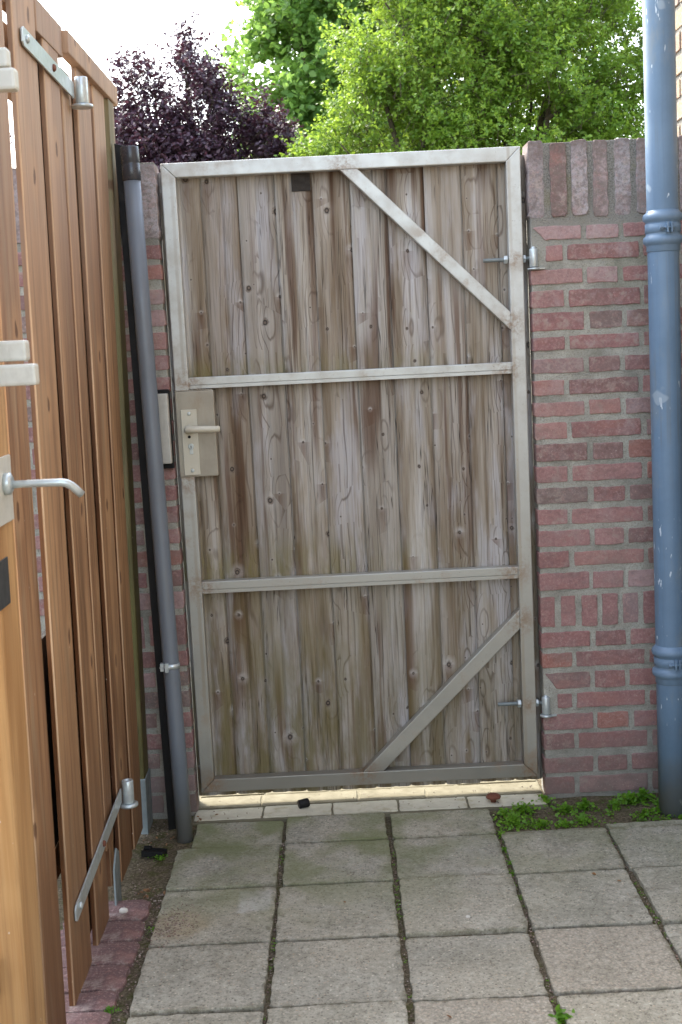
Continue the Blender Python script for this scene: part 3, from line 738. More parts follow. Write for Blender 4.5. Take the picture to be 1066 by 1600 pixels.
# lock box
g = GB(); g.box(-.4695, -.356, FY0 - .004, FY1 - .001, 1.030, 1.283, .003)
for q in range(14): g.tube_prof((-.465 + q * .0078, FY0 - .002, 1.2845), [(.0005, -.005), (.0026, 0), (.0005, .005)], 8, Vector((1, 0, 0)))
lb = g.build('lock_box', MAT['lockbox'], gate)
LY = FY0 - .004
g = GB(); g.prism([(-.455, 1.229), (-.4085, 1.2295), (-.4085, 1.0365), (-.455, 1.036)], 'y', LY - .005, LY - .0001, .0015); lp = g.build('lock_plate', MAT['cream'], lb)
g = GB()
g.lathe((-.434, LY - .005, 1.172), [(.013, 0), (.013, .005), (.0095, .008), (.0095, .034), (.009, .036)], 24, Vector((0, -1, 0)))
g.tube([(-.443, LY - .040, 1.172), (-.437, LY - .0405, 1.1725), (-.42, LY - .041, 1.1725), (-.39, LY - .041, 1.172), (-.36, LY - .041, 1.171), (-.344, LY - .0405, 1.171), (-.339, LY - .04, 1.171)], [.006, .010, .0105, .0098, .0095, .0093, .006], 18)
g.build('lever_handle', MAT['cream'], lb)
g = GB(); g.lathe((-.4305, LY - .005, 1.121), [(.0085, 0), (.0085, .003), (.007, .0035)], 22, Vector((0, -1, 0))); g.box(-.4355, -.4255, LY - .0072, LY - .004, 1.098, 1.121, .002)
kc = g.build('key_cylinder', MAT['zinc'], lb)
g = GB(); g.box(-.4317, -.4293, LY - .0092, LY - .008, 1.115, 1.124, .0003); g.build('keyhole', MAT['black'], lb)
g = GB(); g.lathe((-.434, LY - .0049, 1.149), [(.0045, 0), (.0045, .001)], 14, Vector((0, -1, 0))); g.build('grub_hole', MAT['black'], lb)
for zz in (1.217, 1.050):
    g = GB(); g.lathe((-.4305, LY - .005, zz), [(.0055, 0), (.0052, .0016), (.003, .003)], 16, Vector((0, -1, 0))); g.build('screw', MAT['zinc'], lb)
# hinge eye-bolts
for zz in (1.617, .287):
    g = GB(); yb = FY0 + .016
    rr = []; pts_ = []
    xx_ = .449
    while xx_ < .5215: pts_.append((xx_, yb, zz)); rr.append(.0062 if len(rr) % 2 else .0052); xx_ += .0015
    g.tube(pts_ + [(XR1, yb, zz), (.574, yb, zz), (.5815, yb - .012, zz), (.588, yb - .028, zz)], rr + [.0062] * 4, 14)
    hbo = g.build('hinge_bolt', MAT['zinc_dull'], gate)
    g = GB(); g.nut((.5085, yb, zz), (1, 0, 0), .0125, .011); g.build('nut', MAT['zinc'], hbo)
    g = GB(); g.nut((.564, yb, zz), (1, 0, 0), .012, .008); g.build('nut', MAT['zinc'], hbo)
    g = GB(); g.lathe((.590, yb - .034, zz - .026), [(.0115, 0), (.0125, .002), (.0125, .050), (.0115, .052), (.0065, .052), (.0065, .056), (.004, .058)], 24); g.build('barrel', MAT['zinc'], hbo)
    # fixed pintle on the wall
    p_ = BM(); p_.lathe((.590, yb - .034, zz - .034), [(.019, 0), (.019, .005), (.0065, .005), (.0065, .007)], 24)
    p_.prism([(.588, yb - .048), (.621, yb - .042), (.624, WY + .03), (.592, WY + .03)], 'z', zz - .0335, zz - .0295, .0008)
    p_.build('hinge_pin', MAT['zinc'], wr)

# ------------------------------------------------------------------ blue downpipe
dp = thing('downpipe', 'blue grey rainwater downpipe with two ringed collars at right', 'pipe', (.930, 3.585, 0))
dp.rotation_euler = (0, R(-.28), 0)
b = BM(); b.tube([(0, 0, -.02), (0, 0, .42), (0, 0, .9), (0, 0, 1.64), (.0, 0, 2.4), (0, 0, 3.2)], .0428, 48); b.build('pipe', MAT['blue_pipe'], dp)
for zz in (1.652, .432):
    b = BM(); b.lathe((0, 0, zz - .045), [(.0434, 0), (.0452, .002), (.0452, .016), (.047, .019), (.0525, .024), (.0545, .032), (.0525, .040), (.0475, .044), (.0465, .047), (.0465, .078), (.0475, .081), (.0525, .085), (.0545, .093), (.0525, .101), (.0465, .106), (.0432, .112)], 48)
    co = b.build('pipe_collar', MAT['blue_collar'], dp)
    b = BM(); b.lathe((0, 0, zz + .006), [(.0466, 0), (.0486, .001), (.0486, .024), (.0466, .025)], 48)
    b.box(-.004, .001, -.062, -.046, zz + .004, zz + .032, .001); b.box(.008, .012, -.060, -.046, zz + .004, zz + .032, .001)
    b.tube([(-.022, -.054, zz + .018), (.020, -.055, zz + .018)], .0032, 10); b.nut((-.022, -.0545, zz + .018), (1, 0, 0), .0075, .009)
    b.box(-.012, .012, .046, .075, zz + .010, zz + .022, .001)
    b.build('clamp', MAT['blue_collar'], co)

# ------------------------------------------------------------------ grey drainpipe and black board
gp = thing('drainpipe', 'slim grey plastic drainpipe leaning beside left edge of gate', 'pipe', (-.4985, 3.555, 0))
GX0, GX1, GY0, GY1 = -.4985, -.5285, 3.555, 3.60
def gpt(z): t = z / 1.96; return (GX0 + (GX1 - GX0) * t - GX0, GY0 + (GY1 - GY0) * t - GY0, z)
b = BM(); b.tube([gpt(z) for z in (-.03, .3, .7, 1.1, 1.5, 1.89)], [.0233] * 6, 32); b.build('pipe', MAT['grey_pipe'], gp)
b = BM(); b.tube([gpt(z) for z in (1.868, 1.870, 1.912, 1.914, 1.916, 1.957, 1.959)], [.0238, .0254, .0254, .0243, .0254, .0254, .0244], 32); b.build('coupling', MAT['dark_coupling'], gp)
q = gpt(.513)
b = BM(); b.tube([(q[0] + .001, q[1], .506), (q[0] + .001, q[1], .520)], .0240, 24); b.box(q[0] - .014, q[0] - .004, q[1] - .034, q[1] - .018, .500, .526, .001); b.box(q[0] - .028, q[0] - .018, q[1] - .026, q[1] - .008, .502, .524, .001)
b.tube([(q[0] - .03, q[1] - .022, .513), (q[0] + .004, q[1] - .028, .513)], .003, 10); b.build('clip', MAT['zinc'], gp)
bb = BM(); bb.prism([(-.560, -.02), (-.500, -.02), (-.534, 1.968), (-.578, 1.979)], 'y', 3.655, 3.672, .001)
bbo = bb.build('edge_board', MAT['black']); tag(bbo, 'narrow black board upright between wooden fence and grey drainpipe', 'board')

# ------------------------------------------------------------------ slatted fence (leaning)
KL = .018
def leanx(z): return KL * z
class LB(BM):
    ox = -.63
    def build(s, name, mat, parent=None, mats=None):
        s.v = [(x + KL * z, y, z) for x, y, z in s.v]
        return super().build(name, mat, parent, mats)
def slat(b, rd, y0, y1, z0, z1, x_face, t=.0128):
    """board standing in the fence plane, front face at x_face (local)"""
    prof = []
    r_ = .004
    prof = [(x_face - t, y0 + .001), (x_face - t, y1 - .001)]
    for k in range(5): a_ = R(90 - 22.5 * k); prof.append((x_face - r_ + r_ * math.cos(a_), y1 - r_ + r_ * math.sin(a_)))
    for k in range(5): a_ = R(0 - 22.5 * k); prof.append((x_face - r_ + r_ * math.cos(a_), y0 + r_ + r_ * math.sin(a_)))
    N = len(prof); zs = [z0 + (z1 - z0) * q / 16 for q in range(17)]; ph = rd.uniform(0, 6); am = rd.uniform(.0004, .0016); vs = []
    for z in zs:
        for px, py in prof: vs.append((px + am * math.sin(z * 2 + ph), py + am * 1.5 * math.sin(z * 1.6 + ph), z))
    fs = [(a_ * N + k, a_ * N + (k + 1) % N, (a_ + 1) * N + (k + 1) % N, (a_ + 1) * N + k) for a_ in range(16) for k in range(N)]
    fs += [tuple(range(N))[::-1], tuple(16 * N + k for k in range(N))]
    i0 = len(b.mi); b.add(vs, fs)
    # sides and backs: unbleached stain, darkened to paint the shade between slats
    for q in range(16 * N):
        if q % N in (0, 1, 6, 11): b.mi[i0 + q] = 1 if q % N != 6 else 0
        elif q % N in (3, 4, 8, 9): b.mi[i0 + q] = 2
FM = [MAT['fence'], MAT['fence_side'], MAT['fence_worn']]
rd = random.Random(4)
fp = thing('fence_panel', 'fixed slatted wooden fence panel between slatted door and garden wall', 'fence', (-.63, 3.4, 0))
def fl(y): return y - 3.4
b = LB()
for y0, y1 in ((3.243, 3.418), (3.460, 3.622)): slat(b, rd, fl(y0), fl(y1), .012, 2.115, 0)
for y0, y1 in ((3.092, 3.19),): slat(b, rd, fl(y0), fl(y1), .16, 2.07, -.006)
for y0, y1 in ((3.385, 3.53), (3.20, 3.31)): slat(b, rd, fl(y0), fl(y1), .02, 2.07, -.017)
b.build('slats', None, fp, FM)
b = LB(); b.box(-.012, .014, fl(3.085), fl(3.775), 2.100, 2.152, .003); b.build('top_rail', MAT['fence'], fp)
for (y0, y1, zt) in ((3.640, 3.730, 2.098), (3.085, 3.158, .42)):
    b = LB(); b.box(-.075 if zt > 1 else -.10, .009 if zt > 1 else -.035, fl(y0), fl(y1), .115, zt, .004); po = b.build('post', MAT['fence_post'], fp)
    b = LB()
    if zt > 1: b.box(-.082, .0125, fl(y0 - .004), fl(y1 + .006), -.03, .155, .002)
    else: b.prism([(fl(y0 + .02), -.03), (fl(y1 + .02), -.03), (fl(y1 + .02), .125), (fl(y1 - .01), .145), (fl(y0 + .02), .105)], 'x', .004, .009, .001)
    b.build('post_foot', MAT['zinc_dull'], po)

sd = thing('slatted_door', 'slatted wooden side door with two galvanised strap hinges at left', 'door', (-.63, 2.7, 0))
def dl(y): return y - 2.7
b = LB()
for y0, y1, z0 in ((2.372, 2.530, -.02), (2.613, 2.812, -.005), (2.884, 3.040, .0)): slat(b, rd, dl(y0), dl(y1), z0, 2.15 if y0 < 2.8 else 2.10, 0)
for y0, y1, z0 in ((2.765, 2.955, .03), (3.0, 3.085, .16)): slat(b, rd, dl(y0), dl(y1), z0, 2.10, -.020)
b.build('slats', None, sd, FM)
b = LB(); b.box(-.034, -.0135, dl(2.2), dl(2.81), 2.095, 2.158, .002); b.box(-.034, .0015, dl(2.816), dl(3.082), 2.088, 2.158, .002); b.box(-.075, -.046, dl(2.2), dl(3.06), .25, .32, .003); b.box(-.075, -.046, dl(2.2), dl(3.06), 1.955, 2.09, .003); b.build('rail', MAT['fence'], sd)
b = LB(); b.box(-.062, -.047, dl(2.40), dl(3.0), .325, .80, .002); b.build('kick_board', MAT['tar'], sd)  # added dark sheet so the lower slat gap reads black
b = LB(); b.box(-.055, .004, dl(2.225), dl(2.350), -.03, 2.2, .006); ls = b.build('lock_stile', MAT['fence_new'], sd)
b = LB(); b.box(.004, .007, dl(2.18), dl(2.280), .970, 1.055, .001); b.build('keep_plate', MAT['dark_metal'], ls)
b = LB(); b.box(.004, .009, dl(2.20), dl(2.336), 1.115, 1.235, .002); lpo = b.build('lock_plate', MAT['bar'], sd)
b = LB(); b.lathe((.009, dl(2.285), 1.186), [(.020, 0), (.020, .010), (.013, .014)], 24, Vector((1, 0, 0)))
b.tube([(.016, dl(2.285), 1.184), (.05, dl(2.285), 1.1845), (.09, dl(2.286), 1.184), (.110, dl(2.287), 1.1835), (.119, dl(2.290), 1.181), (.126, dl(2.294), 1.176), (.133, dl(2.300), 1.168), (.141, dl(2.306), 1.158)], [.0068, .0068, .0070, .0074, .0076, .0076, .0076, .0074], 18)
b.build('lever_handle', MAT['zinc'], lpo)
# strap hinges
for (za, zb, yA, yB) in ((2.044, 2.030, 2.655, 3.165), (.197, .242, 2.650, 3.270)):
    b = LB(); xo = .003
    # strap as polygon in (y,z) following slope, tapered rounded far end
    hw_ = .019
    pts_ = [(dl(yA), za - .012), (dl(yA) + .012, za - .019), (dl(yB), zb - hw_), (dl(yB), zb + hw_), (dl(yA) + .012, za + .019), (dl(yA), za + .012)]
    b.prism(pts_, 'x', xo, xo + .004, .0008); sh = b.build('strap_hinge', MAT['zinc'], sd)
    b = LB(); b.lathe((xo + .018, dl(yB) + .018, zb - .028), [(.0145, 0), (.0155, .002), (.0155, .060), (.0145, .062), (.009, .062), (.009, .058)], 24)
    b.lathe((xo + .018, dl(yB) + .018, zb - .037), [(.0255, 0), (.0255, .007), (.010, .008)], 24); b.build('hinge_barrel', MAT['zinc'], sh)
    for t in (.07, .55):
        yy = yA + (yB - yA) * t; zz = za + (zb - za) * t
        b = LB(); b.lathe((xo + .004, dl(yy), zz), [(.0085, 0), (.0085, .003), (.005, .006)], 8, Vector((1, 0, 0))); b.build('bolt', MAT['rust'] if t > .3 else MAT['zinc'], sh)

# brick pier the door shuts against, and the pale bars on it
pier = thing('brick_pier', 'dark red brick pier at lower left corner behind door stile', 'pier')
b = BM(); rd = random.Random(9)
place = lambda u, v, nn: (-.648 + nn, u, v)
place2 = lambda u, v, nn: (u, 2.10 + nn, v)
for k in range(33):
    z0 = k * .0645; y = 1.4 + (.1 if k % 2 else 0)
    while y < 2.09:
        ye = min(y + .205, 2.095); brick(b, rd, place, y, ye, z0, z0 + .05, step=.05); y = ye + .012
    brick(b, rd, lambda u, v, nn: (u, 1.40 - nn, v), -.85, -.655, z0, z0 + .05, step=.05)
b.build('brickwork', MAT['brick'], pier)
b = BM(); b.box(-.87, -.652, 1.404, 2.096, -.05, 2.14, .002); b.build('mortar', MAT['mortar'], pier)
def bar(x1, z0, z1, y, label, th_=.036):
    b = BM(); b.box(-.70, x1, y, y + .030, z0, z1, .005)
    o = b.build('metal_bar', MAT['bar']); o['group'] = 'pale metal bars at the left edge'
    return tag(o, label, 'metal bar', 'pale metal bars at the left edge')
bar(-.5045, 1.404, 1.438, 2.125, 'shorter upper pale bar of the pair above the lever handle')
bar(-.4875, 1.364, 1.399, 2.105, 'longer lower pale bar of the pair above the lever handle')
bar(-.497, 1.872, 1.902, 2.125, 'uppermost pale bar end at left edge beside top strap hinge')
bar(-.4825, 1.832, 1.866, 2.105, 'pale bar end just below the uppermost one beside strap hinge')

# ------------------------------------------------------------------ edging bricks
rd = random.Random(12)
EY = [3.135, 3.015, 2.905, 2.79, 2.672, 2.583, 2.48, 2.375, 2.27]
ED = ['topmost plum edging brick with a white pebble lying on it', 'second plum edging brick below the one with the pebble', 'third plum edging brick, cut by the slat foot above it', 'fourth plum edging brick with a rounded worn outer corner', 'fifth plum edging brick beside a green moss tuft', 'sixth plum edging brick, last whole one at photo bottom', 'seventh plum edging brick, cut off by the bottom edge of photo']
for k in range(7):
    b = BM(); y1, y0 = EY[k] - .004, EY[k + 1] + .004
    xr = (-.537, -.535, -.533, -.538, -.545, -.545, -.55)[k]; sk = rd.uniform(.004, .014)
    cx, cy = (-.74 + xr) / 2, (y0 + y1) / 2
    place = lambda u, v, nn: (u - cx, v - cy + sk * (u - cx) / .1, nn + .01 - .035 * max(0, (u - xr + .05)) - .01 * ((u - cx) / .1) ** 2 * .3)
    brick(b, rd, place, -.74, xr, y0, y1, depth=.05, jit=.003, step=.02, round_=.014, fj=.001)
    o = b.build('edging_brick', MAT['paver']); o.location = (cx, cy, 0); tag(o, ED[k], 'brick', 'plum bricks edging the paving')

# ------------------------------------------------------------------ small things
b = BM(); b.lathe((0, 0, 0), [(.0125, 0), (.0135, .002), (.0135, .030), (.0125, .032), (.0085, .032), (.0085, .026)], 20, Vector((1, .35, .08)))
o = b.build('plastic_cap', MAT['black']); o.location = (-.172, 3.735, .0175); tag(o, 'small black plastic cap lying on the pale threshold', 'plastic cap')
b = BM(); b.lathe((0, 0, 0), [(.009, 0), (.009, .012), (.022, .014), (.023, .018), (.017, .024), (.006, .026)], 20)
o = b.build('floor_stop', MAT['rust']); o.location = (.418, 3.715, .003); tag(o, 'rusty mushroom shaped stop set in the pale threshold', 'door stop')
b = BM(); b.prism([(-.033, -.02), (.03, -.024), (.036, .012), (-.028, .018)], 'z', 0, .018, .003); b.box(-.024, .024, -.0225, -.0195, .004, .013, .001); b.box(-.03, -.008, -.004, .012, .018, .024, .002)
o = b.build('drain_cap', MAT['black']); o.location = (-.575, 3.455, -.006); o.rotation_euler = (R(-4), R(3), R(-6)); tag(o, 'broken black plastic piece lying in soil by grey drainpipe', 'plastic piece')
def pebble(name, loc, r, mat, label, seed, group=None):
    rd = random.Random(seed); bm = bmesh.new(); bmesh.ops.create_icosphere(bm, subdivisions=2, radius=r)
    for v in bm.verts: v.co = Vector((v.co.x * 1.25, v.co.y, v.co.z * .7)) * rd.uniform(.88, 1.1)
    b = BM(); b.addbm(bm, True); o = b.build(name, mat); o.location = loc; tag(o, label, 'pebble', group); return o
pebble('pebble', (-.595, 3.052, .019), .0095, MAT['stone'], 'white pebble on the topmost plum edging brick', 1)
pebble('pebble', (.26, 2.945, .009), .005, MAT['stone'], 'tiny white pebble on the middle grey slab', 2)
# grit
rd = np.random.default_rng(3)
vs = []; fs = []
def grit(n, fx, fy, zf, smin, smax):
    for _ in range(n):
        x, y = fx(), fy(); s_ = rd.uniform(smin, smax); z = zf
        o_ = rd.uniform(-1, 1, (6, 3)) * .3
        base = np.array([(1, 0, 0), (-1, 0, 0), (0, 1, 0), (0, -1, 0), (0, 0, .7), (0, 0, -.7)]) + o_
        i0 = len(vs); vs.extend((base * s_ + (x, y, z)).tolist())
        for f in ((0, 2, 4), (2, 1, 4), (1, 3, 4), (3, 0, 4), (2, 0, 5), (1, 2, 5), (3, 1, 5), (0, 3, 5)): fs.append(tuple(i0 + k for k in f))
grit(500, lambda: rd.uniform(-.66, -.50), lambda: rd.uniform(3.10, 3.74), -.011, .0008, .0032)
grit(350, lambda: rd.normal(-.515, .02), lambda: rd.uniform(2.3, 3.2), -.004, .001, .004)
grit(500, lambda: rd.normal(-.47, .035), lambda: rd.normal(2.98, .06), .006, .0008, .003)
for jx in colx[1:-1]: grit(160, lambda: rd.normal(jx, .004), lambda: rd.uniform(2.3, 3.5), -.003, .001, .003)
grit(260, lambda: rd.uniform(.40, 1.05), lambda: rd.uniform(3.49, 3.74), -.010, .0012, .005)
grit(120, lambda: rd.uniform(-.5, .56), lambda: rd.uniform(3.67, 3.85), .005, .0008, .003)
grit(90, lambda: rd.uniform(-.45, 1.0), lambda: rd.uniform(2.35, 3.6), .007, .0008, .0022)
go = mesh_obj('grit', vs, fs, MAT['grit'] if 'grit' in MAT else mat_brick('mixed_grit', [(0., lin(74, 66, 52)), (.5, lin(104, 94, 76)), (.8, lin(140, 128, 108)), (.95, lin(196, 188, 174)), (1., lin(140, 90, 60))], grime=0, haze=0)); go['kind'] = 'stuff'; go['label'] = 'loose soil crumbs and grit along the slab edges'

# weeds
def leaves_mesh(name, pos, nrm, tan, size, mat, parent=None, width=.55):
    """one diamond leaf per row"""
    n_ = len(pos); nrm = nrm / np.linalg.norm(nrm, axis=1, keepdims=True)
    tan = tan - nrm * (tan * nrm).sum(1, keepdims=True); tan /= np.linalg.norm(tan, axis=1, keepdims=True) + 1e-9
    bi = np.cross(nrm, tan); sz = size[:, None]
    v = np.empty((n_, 6, 3))
    v[:, 0] = pos; v[:, 1] = pos + tan * sz * .38 + bi * sz * width * .5 + nrm * sz * .06
    v[:, 2] = pos + tan * sz * .75 + bi * sz * width * .34 + nrm * sz * .04
    v[:, 3] = pos + tan * sz - nrm * sz * .06
    v[:, 4] = pos + tan * sz * .75 - bi * sz * width * .34 + nrm * sz * .04
    v[:, 5] = pos + tan * sz * .38 - bi * sz * width * .5 + nrm * sz * .06
    me = bpy.data.meshes.new(name); me.vertices.add(n_ * 6); me.vertices.foreach_set('co', v.reshape(-1))
    me.loops.add(n_ * 6); me.loops.foreach_set('vertex_index', np.arange(n_ * 6)); me.polygons.add(n_)
    me.polygons.foreach_set('loop_start', np.arange(n_) * 6); me.polygons.foreach_set('loop_total', np.full(n_, 6))
    me.update(); me.validate()
    me.materials.append(mat); o = bpy.data.objects.new(name, me); C.objects.link(o)
    if parent: o.parent = parent
    return o
rg = np.random.default_rng(8)
def weed_leaves(cx, cy, spread, n_, hmax, size):
    r_ = np.abs(rg.normal(0, spread, n_)); a_ = rg.uniform(0, 2 * np.pi, n_)
    pos = np.stack([cx + r_ * np.cos(a_), cy + r_ * np.sin(a_), np.zeros(n_)], 1)
    pos[:, 2] = rg.uniform(-.1, .48, n_) * hmax * np.exp(-(r_ / spread / 1.6) ** 2) 
    nrm = np.stack([rg.normal(0, .5, n_), rg.normal(-.2, .5, n_), np.ones(n_)], 1)
    tan = rg.normal(0, 1, (n_, 3)); return pos, nrm, tan, rg.uniform(.6, 1.2, n_) * size
P = []
for (cx, cy, sp_, n_, h_, s_) in [(.46, 3.56, .03, 240, .035, .012), (.50, 3.64, .03, 170, .04, .012), (.44, 3.62, .022, 130, .03, .012), (.53, 3.525, .026, 170, .025, .010), (.60, 3.52, .022, 110, .018, .010), (.62, 3.62, .02, 110, .045, .012), (.68, 3.64, .02, 140, .05, .012), (.66, 3.55, .02, 90, .03, .012), (.77, 3.64, .022, 80, .04, .012), (.82, 3.67, .025, 150, .06, .013), (.86, 3.69, .025, 150, .07, .014), (.74, 3.58, .014, 26, .015, .009), (.83, 3.56, .025, 70, .016, .010), (.88, 3.58, .02, 60, .025, .011), (.96, 3.54, .02, 60, .016, .010), (1.0, 3.53, .03, 100, .02, .011), (.57, 3.70, .02, 80, .05, .012), (.90, 3.64, .02, 90, .03, .011), (.94, 3.52, .02, 70, .014, .010), (.41, 3.47, .012, 60, .015, .009), (.405, 3.36, .008, 40, .01, .008), (.41, 3.27, .008, 40, .012, .008), (.402, 3.20, .008, 30, .01, .008)]:
    P.append(weed_leaves(cx, cy, sp_, n_, h_, s_))
n_ = 900
q_ = [np.stack([rg.uniform(.415, 1.05, n_), 3.505 + np.abs(rg.normal(0, .035, n_)), rg.uniform(-.004, .006, n_)], 1), np.stack([rg.normal(0, .4, n_), rg.normal(-.2, .4, n_), np.ones(n_)], 1), rg.normal(0, 1, (n_, 3)), rg.uniform(.004, .009, n_)]
kp = np.sin(q_[0][:, 0] * 31) + np.sin(q_[0][:, 0] * 77 + 2) * .7 + rg.normal(0, .5, n_) > .1
P.append([a_[kp] for a_ in q_])
wo_ = leaves_mesh('weeds', *[np.concatenate([p[i] for p in P]) for i in range(4)], MAT['weed'], width=.7); wo_['kind'] = 'stuff'; wo_['label'] = 'low bright green weeds in the soil bed under the right wall'
P = [weed_leaves(.405, 2.478, .013, 60, .03, .018)]
ws = leaves_mesh('weed_sprout', *[np.concatenate([p[i] for p in P]) for i in range(4)], MAT['weed'], width=.6); tag(ws, 'lone green sprout in slab joint at bottom of photo', 'weed')
# leaf litter
P = []
for (cx, cy, sp_, n_) in [(-.545, 3.19, .03, 14), (-.47, 3.69, .02, 9), (.02, 3.70, .12, 6), (.5, 3.6, .06, 8), (-.57, 3.55, .05, 12), (.1, 2.9, .3, 7), (.7, 3.0, .2, 5)]:
    q_ = weed_leaves(cx, cy, sp_, n_, .0, .013); q_[0][:, 2] = rg.uniform(.002, .009, n_); P.append(q_)
lt = leaves_mesh('leaf_litter', *[np.concatenate([p[i] for p in P]) for i in range(4)], MAT['dry_leaf'], width=.6); lt['kind'] = 'stuff'; lt['label'] = 'scattered dry brown leaf bits on soil and slabs'
# moss cushions
P = []
for (cx, cy, sp_, n_, h_, s_) in [(-.555, 2.60, .010, 160, .016, .005), (-.553, 3.42, .012, 120, .012, .005), (-.51, 2.98, .012, 110, .008, .004), (-.60, 2.90, .012, 110, .012, .005), (-.62, 2.45, .012, 90, .012, .005)]:
    P.append(weed_leaves(cx, cy, sp_, n_, h_, s_))
for jx in (.402, .707, -.21, .095):
    for _ in range(15): P.append(weed_leaves(jx + rg.normal(0, .003), 2.3 + 1.15 * rg.uniform(0, 1) ** .6, .006, 12, .003, .0035))
mo = leaves_mesh('moss', *[np.concatenate([p[i] for p in P]) for i in range(4)], MAT['weed'], width=.8); mo['kind'] = 'stuff'; mo['label'] = 'small green moss tufts in the joints'

# ================================================================== TREES
def limb(b, p0, p1, r0, r1, rg_, wob=.08, n_=7):
    p0, p1 = Vector(p0), Vector(p1); L = (p1 - p0).length; pts_ = []; off = Vector((0, 0, 0))
    for i in range(n_):
        t = i / (n_ - 1); off += Vector(rg_.normal(0, wob * L / n_, 3)) if 0 < i < n_ - 1 else Vector((0, 0, 0))
        pts_.append(p0.lerp(p1, t) + off * (1 - t * .5))
    b.tube(pts_, [r0 + (r1 - r0) * i / (n_ - 1) for i in range(n_)], 8, False); return pts_
def tree(name, label, loc, trunk_h, trunk_r, lobes, n_shoots, leaf_mat, leaf, shoot_len, per_shoot, seed, cat='tree', thresh=.0, limbs=2, upbias=.5, width=.55):
    rg_ = np.random.default_rng(seed); root = thing(name, label, cat, loc); b = BM()
    top = Vector((0, 0, trunk_h)); limb(b, (0, 0, -.1), top, trunk_r, trunk_r * .7, rg_, .05)
    for (cx, cy, cz, rx, ry, rz, wt) in lobes:
        mid = limb(b, top - Vector((0, 0, rg_.uniform(0, trunk_h * .3))), (cx, cy, cz), trunk_r * .55, trunk_r * .14, rg_, .12)
        for _ in range(limbs):
            a_ = rg_.uniform(0, 6.28); el = rg_.uniform(-.2, 1.2)
            e_ = Vector((cx + rx * .8 * math.cos(a_) * math.cos(el), cy + ry * .8 * math.sin(a_) * math.cos(el), cz + rz * .8 * math.sin(el)))
            limb(b, mid[rg_.integers(3, 6)], e_, trunk_r * .2, trunk_r * .05, rg_, .12)
    b.build('trunk', MAT['bark'], root)
    wts = np.array([l[6] for l in lobes]); wts = wts / wts.sum(); idx = rg_.choice(len(lobes), n_shoots, p=wts)
    Lb = np.array([l[:6] for l in lobes])[idx]
    d = rg_.normal(0, 1, (n_shoots, 3)); d /= np.linalg.norm(d, axis=1, keepdims=True)
    rr = rg_.uniform(.12, 1, n_shoots) ** .45
    # lumpy outline
    lump = 1 + .22 * np.sin(d[:, 0] * 5 + idx * 2.1) * np.sin(d[:, 2] * 6 + idx) + .12 * np.sin(d[:, 1] * 11 + d[:, 2] * 9 + idx * 1.3)
    o_ = Lb[:, :3] + d * Lb[:, 3:] * (rr * lump)[:, None]
    # gaps: reject by low-frequency field
    fld = np.sin(o_[:, 0] * 6.3 + 1.3 * seed) * np.sin(o_[:, 2] * 7.1 + .7) + .6 * np.sin(o_[:, 0] * 13 + o_[:, 2] * 11) + .5 * np.sin(o_[:, 1] * 7 + o_[:, 2] * 5)
    keep = fld + rg_.normal(0, .45, n_shoots) > thresh
    o_ = o_[keep]; d = d[keep]; n2 = len(o_)
    sd_ = d * .8 + rg_.normal(0, .55, (n2, 3)) + np.array([0, 0, upbias]); sd_ /= np.linalg.norm(sd_, axis=1, keepdims=True)
    L = rg_.uniform(.5, 1.25, n2) * shoot_len
    t = (np.arange(per_shoot) + .5) / per_shoot
    pos = (o_[:, None, :] + sd_[:, None, :] * (t[None, :, None] * L[:, None, None])); pos[:, :, 2] -= (t ** 2)[None, :] * L[:, None] * .25
    pos = pos + rg_.normal(0, leaf * .25, pos.shape)
    sgn = np.where(np.arange(per_shoot) % 2 == 0, 1, -1)
    side = np.cross(sd_, rg_.normal(0, 1, (n2, 3))); side /= np.linalg.norm(side, axis=1, keepdims=True)
    tan = side[:, None, :] * sgn[None, :, None] + sd_[:, None, :] * .5 + rg_.normal(0, .35, pos.shape)
    nrm = rg_.normal(0, .6, pos.shape) + np.array([0, -.25, .75])
    N = n2 * per_shoot; pos = pos.reshape(N, 3)
    size = rg_.uniform(.45, 1.3, N) * leaf
    leaves_mesh('crown', pos, nrm.reshape(N, 3), tan.reshape(N, 3), size, leaf_mat, root, width)
    # twigs for part of the shoots
    tv = []; tf = []
    for k in range(0, n2, 3):
        p0 = o_[k] - sd_[k] * .1; p1 = o_[k] + sd_[k] * L[k]; s_ = np.cross(sd_[k], [0, 1, 0]); s_ = s_ / (np.linalg.norm(s_) + 1e-6) * .0025
        s2 = np.cross(sd_[k], s_); i0 = len(tv); tv += [tuple(p0 + s_), tuple(p0 - s_ * .5 + s2), tuple(p0 - s_ * .5 - s2), tuple(p1)]; tf += [(i0, i0 + 1, i0 + 3), (i0 + 1, i0 + 2, i0 + 3), (i0 + 2, i0, i0 + 3)]
    mesh_obj('twigs', tv, tf, MAT['bark'], root)
    return root
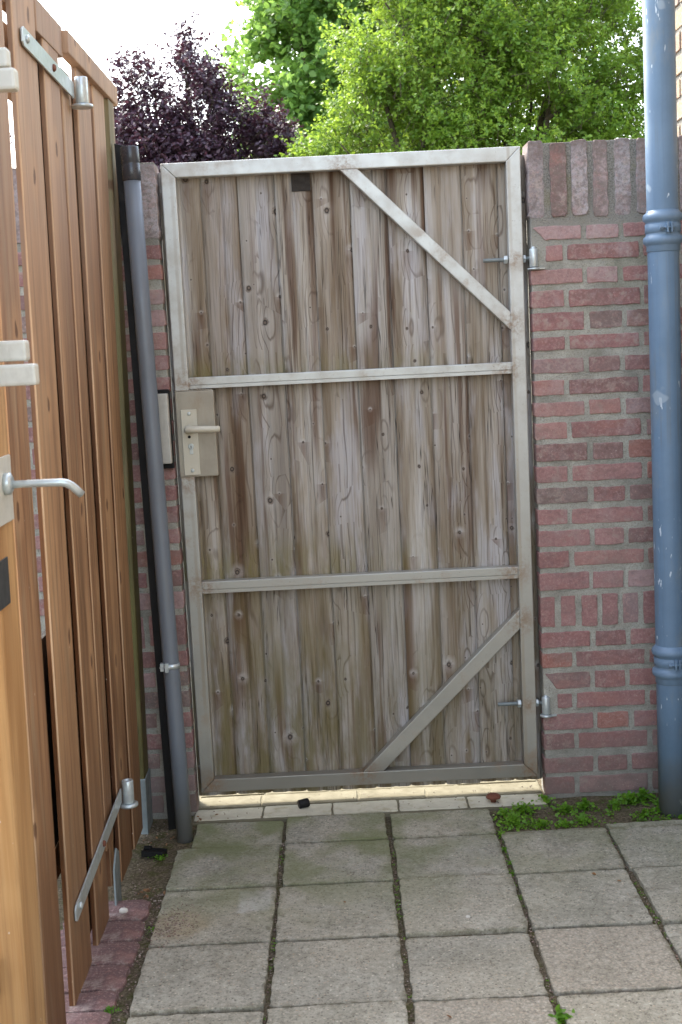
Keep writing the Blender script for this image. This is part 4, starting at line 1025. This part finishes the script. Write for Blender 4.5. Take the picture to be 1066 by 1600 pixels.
tree('plum_tree', 'dark purple leaved tree beyond the wall at upper left', (-1.0, 10, 0), 1.5, .08,
     [(-.15, 0, 2.60, .60, .6, .50, 1.5), (-.42, .1, 2.85, .34, .45, .46, .9), (.10, 0, 3.05, .27, .35, .48, .9), (.02, .1, 3.48, .10, .15, .34, .16), (-.36, 0, 3.28, .20, .22, .30, .3), (.46, 0, 2.58, .26, .40, .40, .8), (.60, 0, 2.85, .20, .3, .36, .4), (-.9, .2, 2.6, .45, .5, .55, .8), (-.1, .2, 2.1, .9, .7, .5, .8), (.2, .1, 2.4, .45, .5, .45, .8)],
     10500, MAT['leaf_plum'], .036, .17, 11, 2, thresh=-.62)
tree('maple_tree', 'tall mid green tree with dark limbs behind the paler bush', (.55, 13.5, 0), 2.4, .17,
     [(-.72, 0, 3.9, .60, .8, 1.0, 1.4), (-.80, -.2, 3.0, .52, .7, .7, 1.2), (-.25, .2, 5.0, .9, .9, .9, 1.1), (.35, .3, 4.6, .9, .9, .9, .7), (1.0, .3, 4.9, .9, .9, .9, .7), (.2, .2, 3.2, .8, .8, .6, .7), (.3, .2, 6.0, 1.2, 1.2, .9, .9), (1.6, .4, 4.0, .9, .9, .9, .6)],
     14500, MAT['leaf_maple'], .070, .30, 11, 6, thresh=-.30, width=.75)
tree('hawthorn_bush', 'pale yellow green bushy tree rising above the right wall', (1.1, 9.2, 0), 1.2, .09,
     [(-.62, .1, 3.35, .36, .4, .42, .7), (-.35, .1, 3.85, .45, .45, .40, .8), (.2, .1, 4.1, .6, .5, .4, .9), (-.60, 0, 2.75, .50, .55, .50, 1.0), (-.10, 0, 3.05, .55, .6, .62, 1.3), (.50, 0, 3.15, .6, .65, .80, 1.5), (.05, .1, 3.55, .45, .5, .42, .8), (.65, .1, 3.75, .5, .5, .5, .8), (.98, .1, 2.9, .45, .55, .8, 1.0), (.3, -.1, 2.5, 1.1, .7, .6, 1.5), (1.5, .2, 2.9, .5, .6, .8, .5), (-1.0, .1, 2.45, .40, .45, .40, .7)],
     26000, MAT['leaf_bush'], .029, .17, 13, 7, thresh=-.22, width=.62)
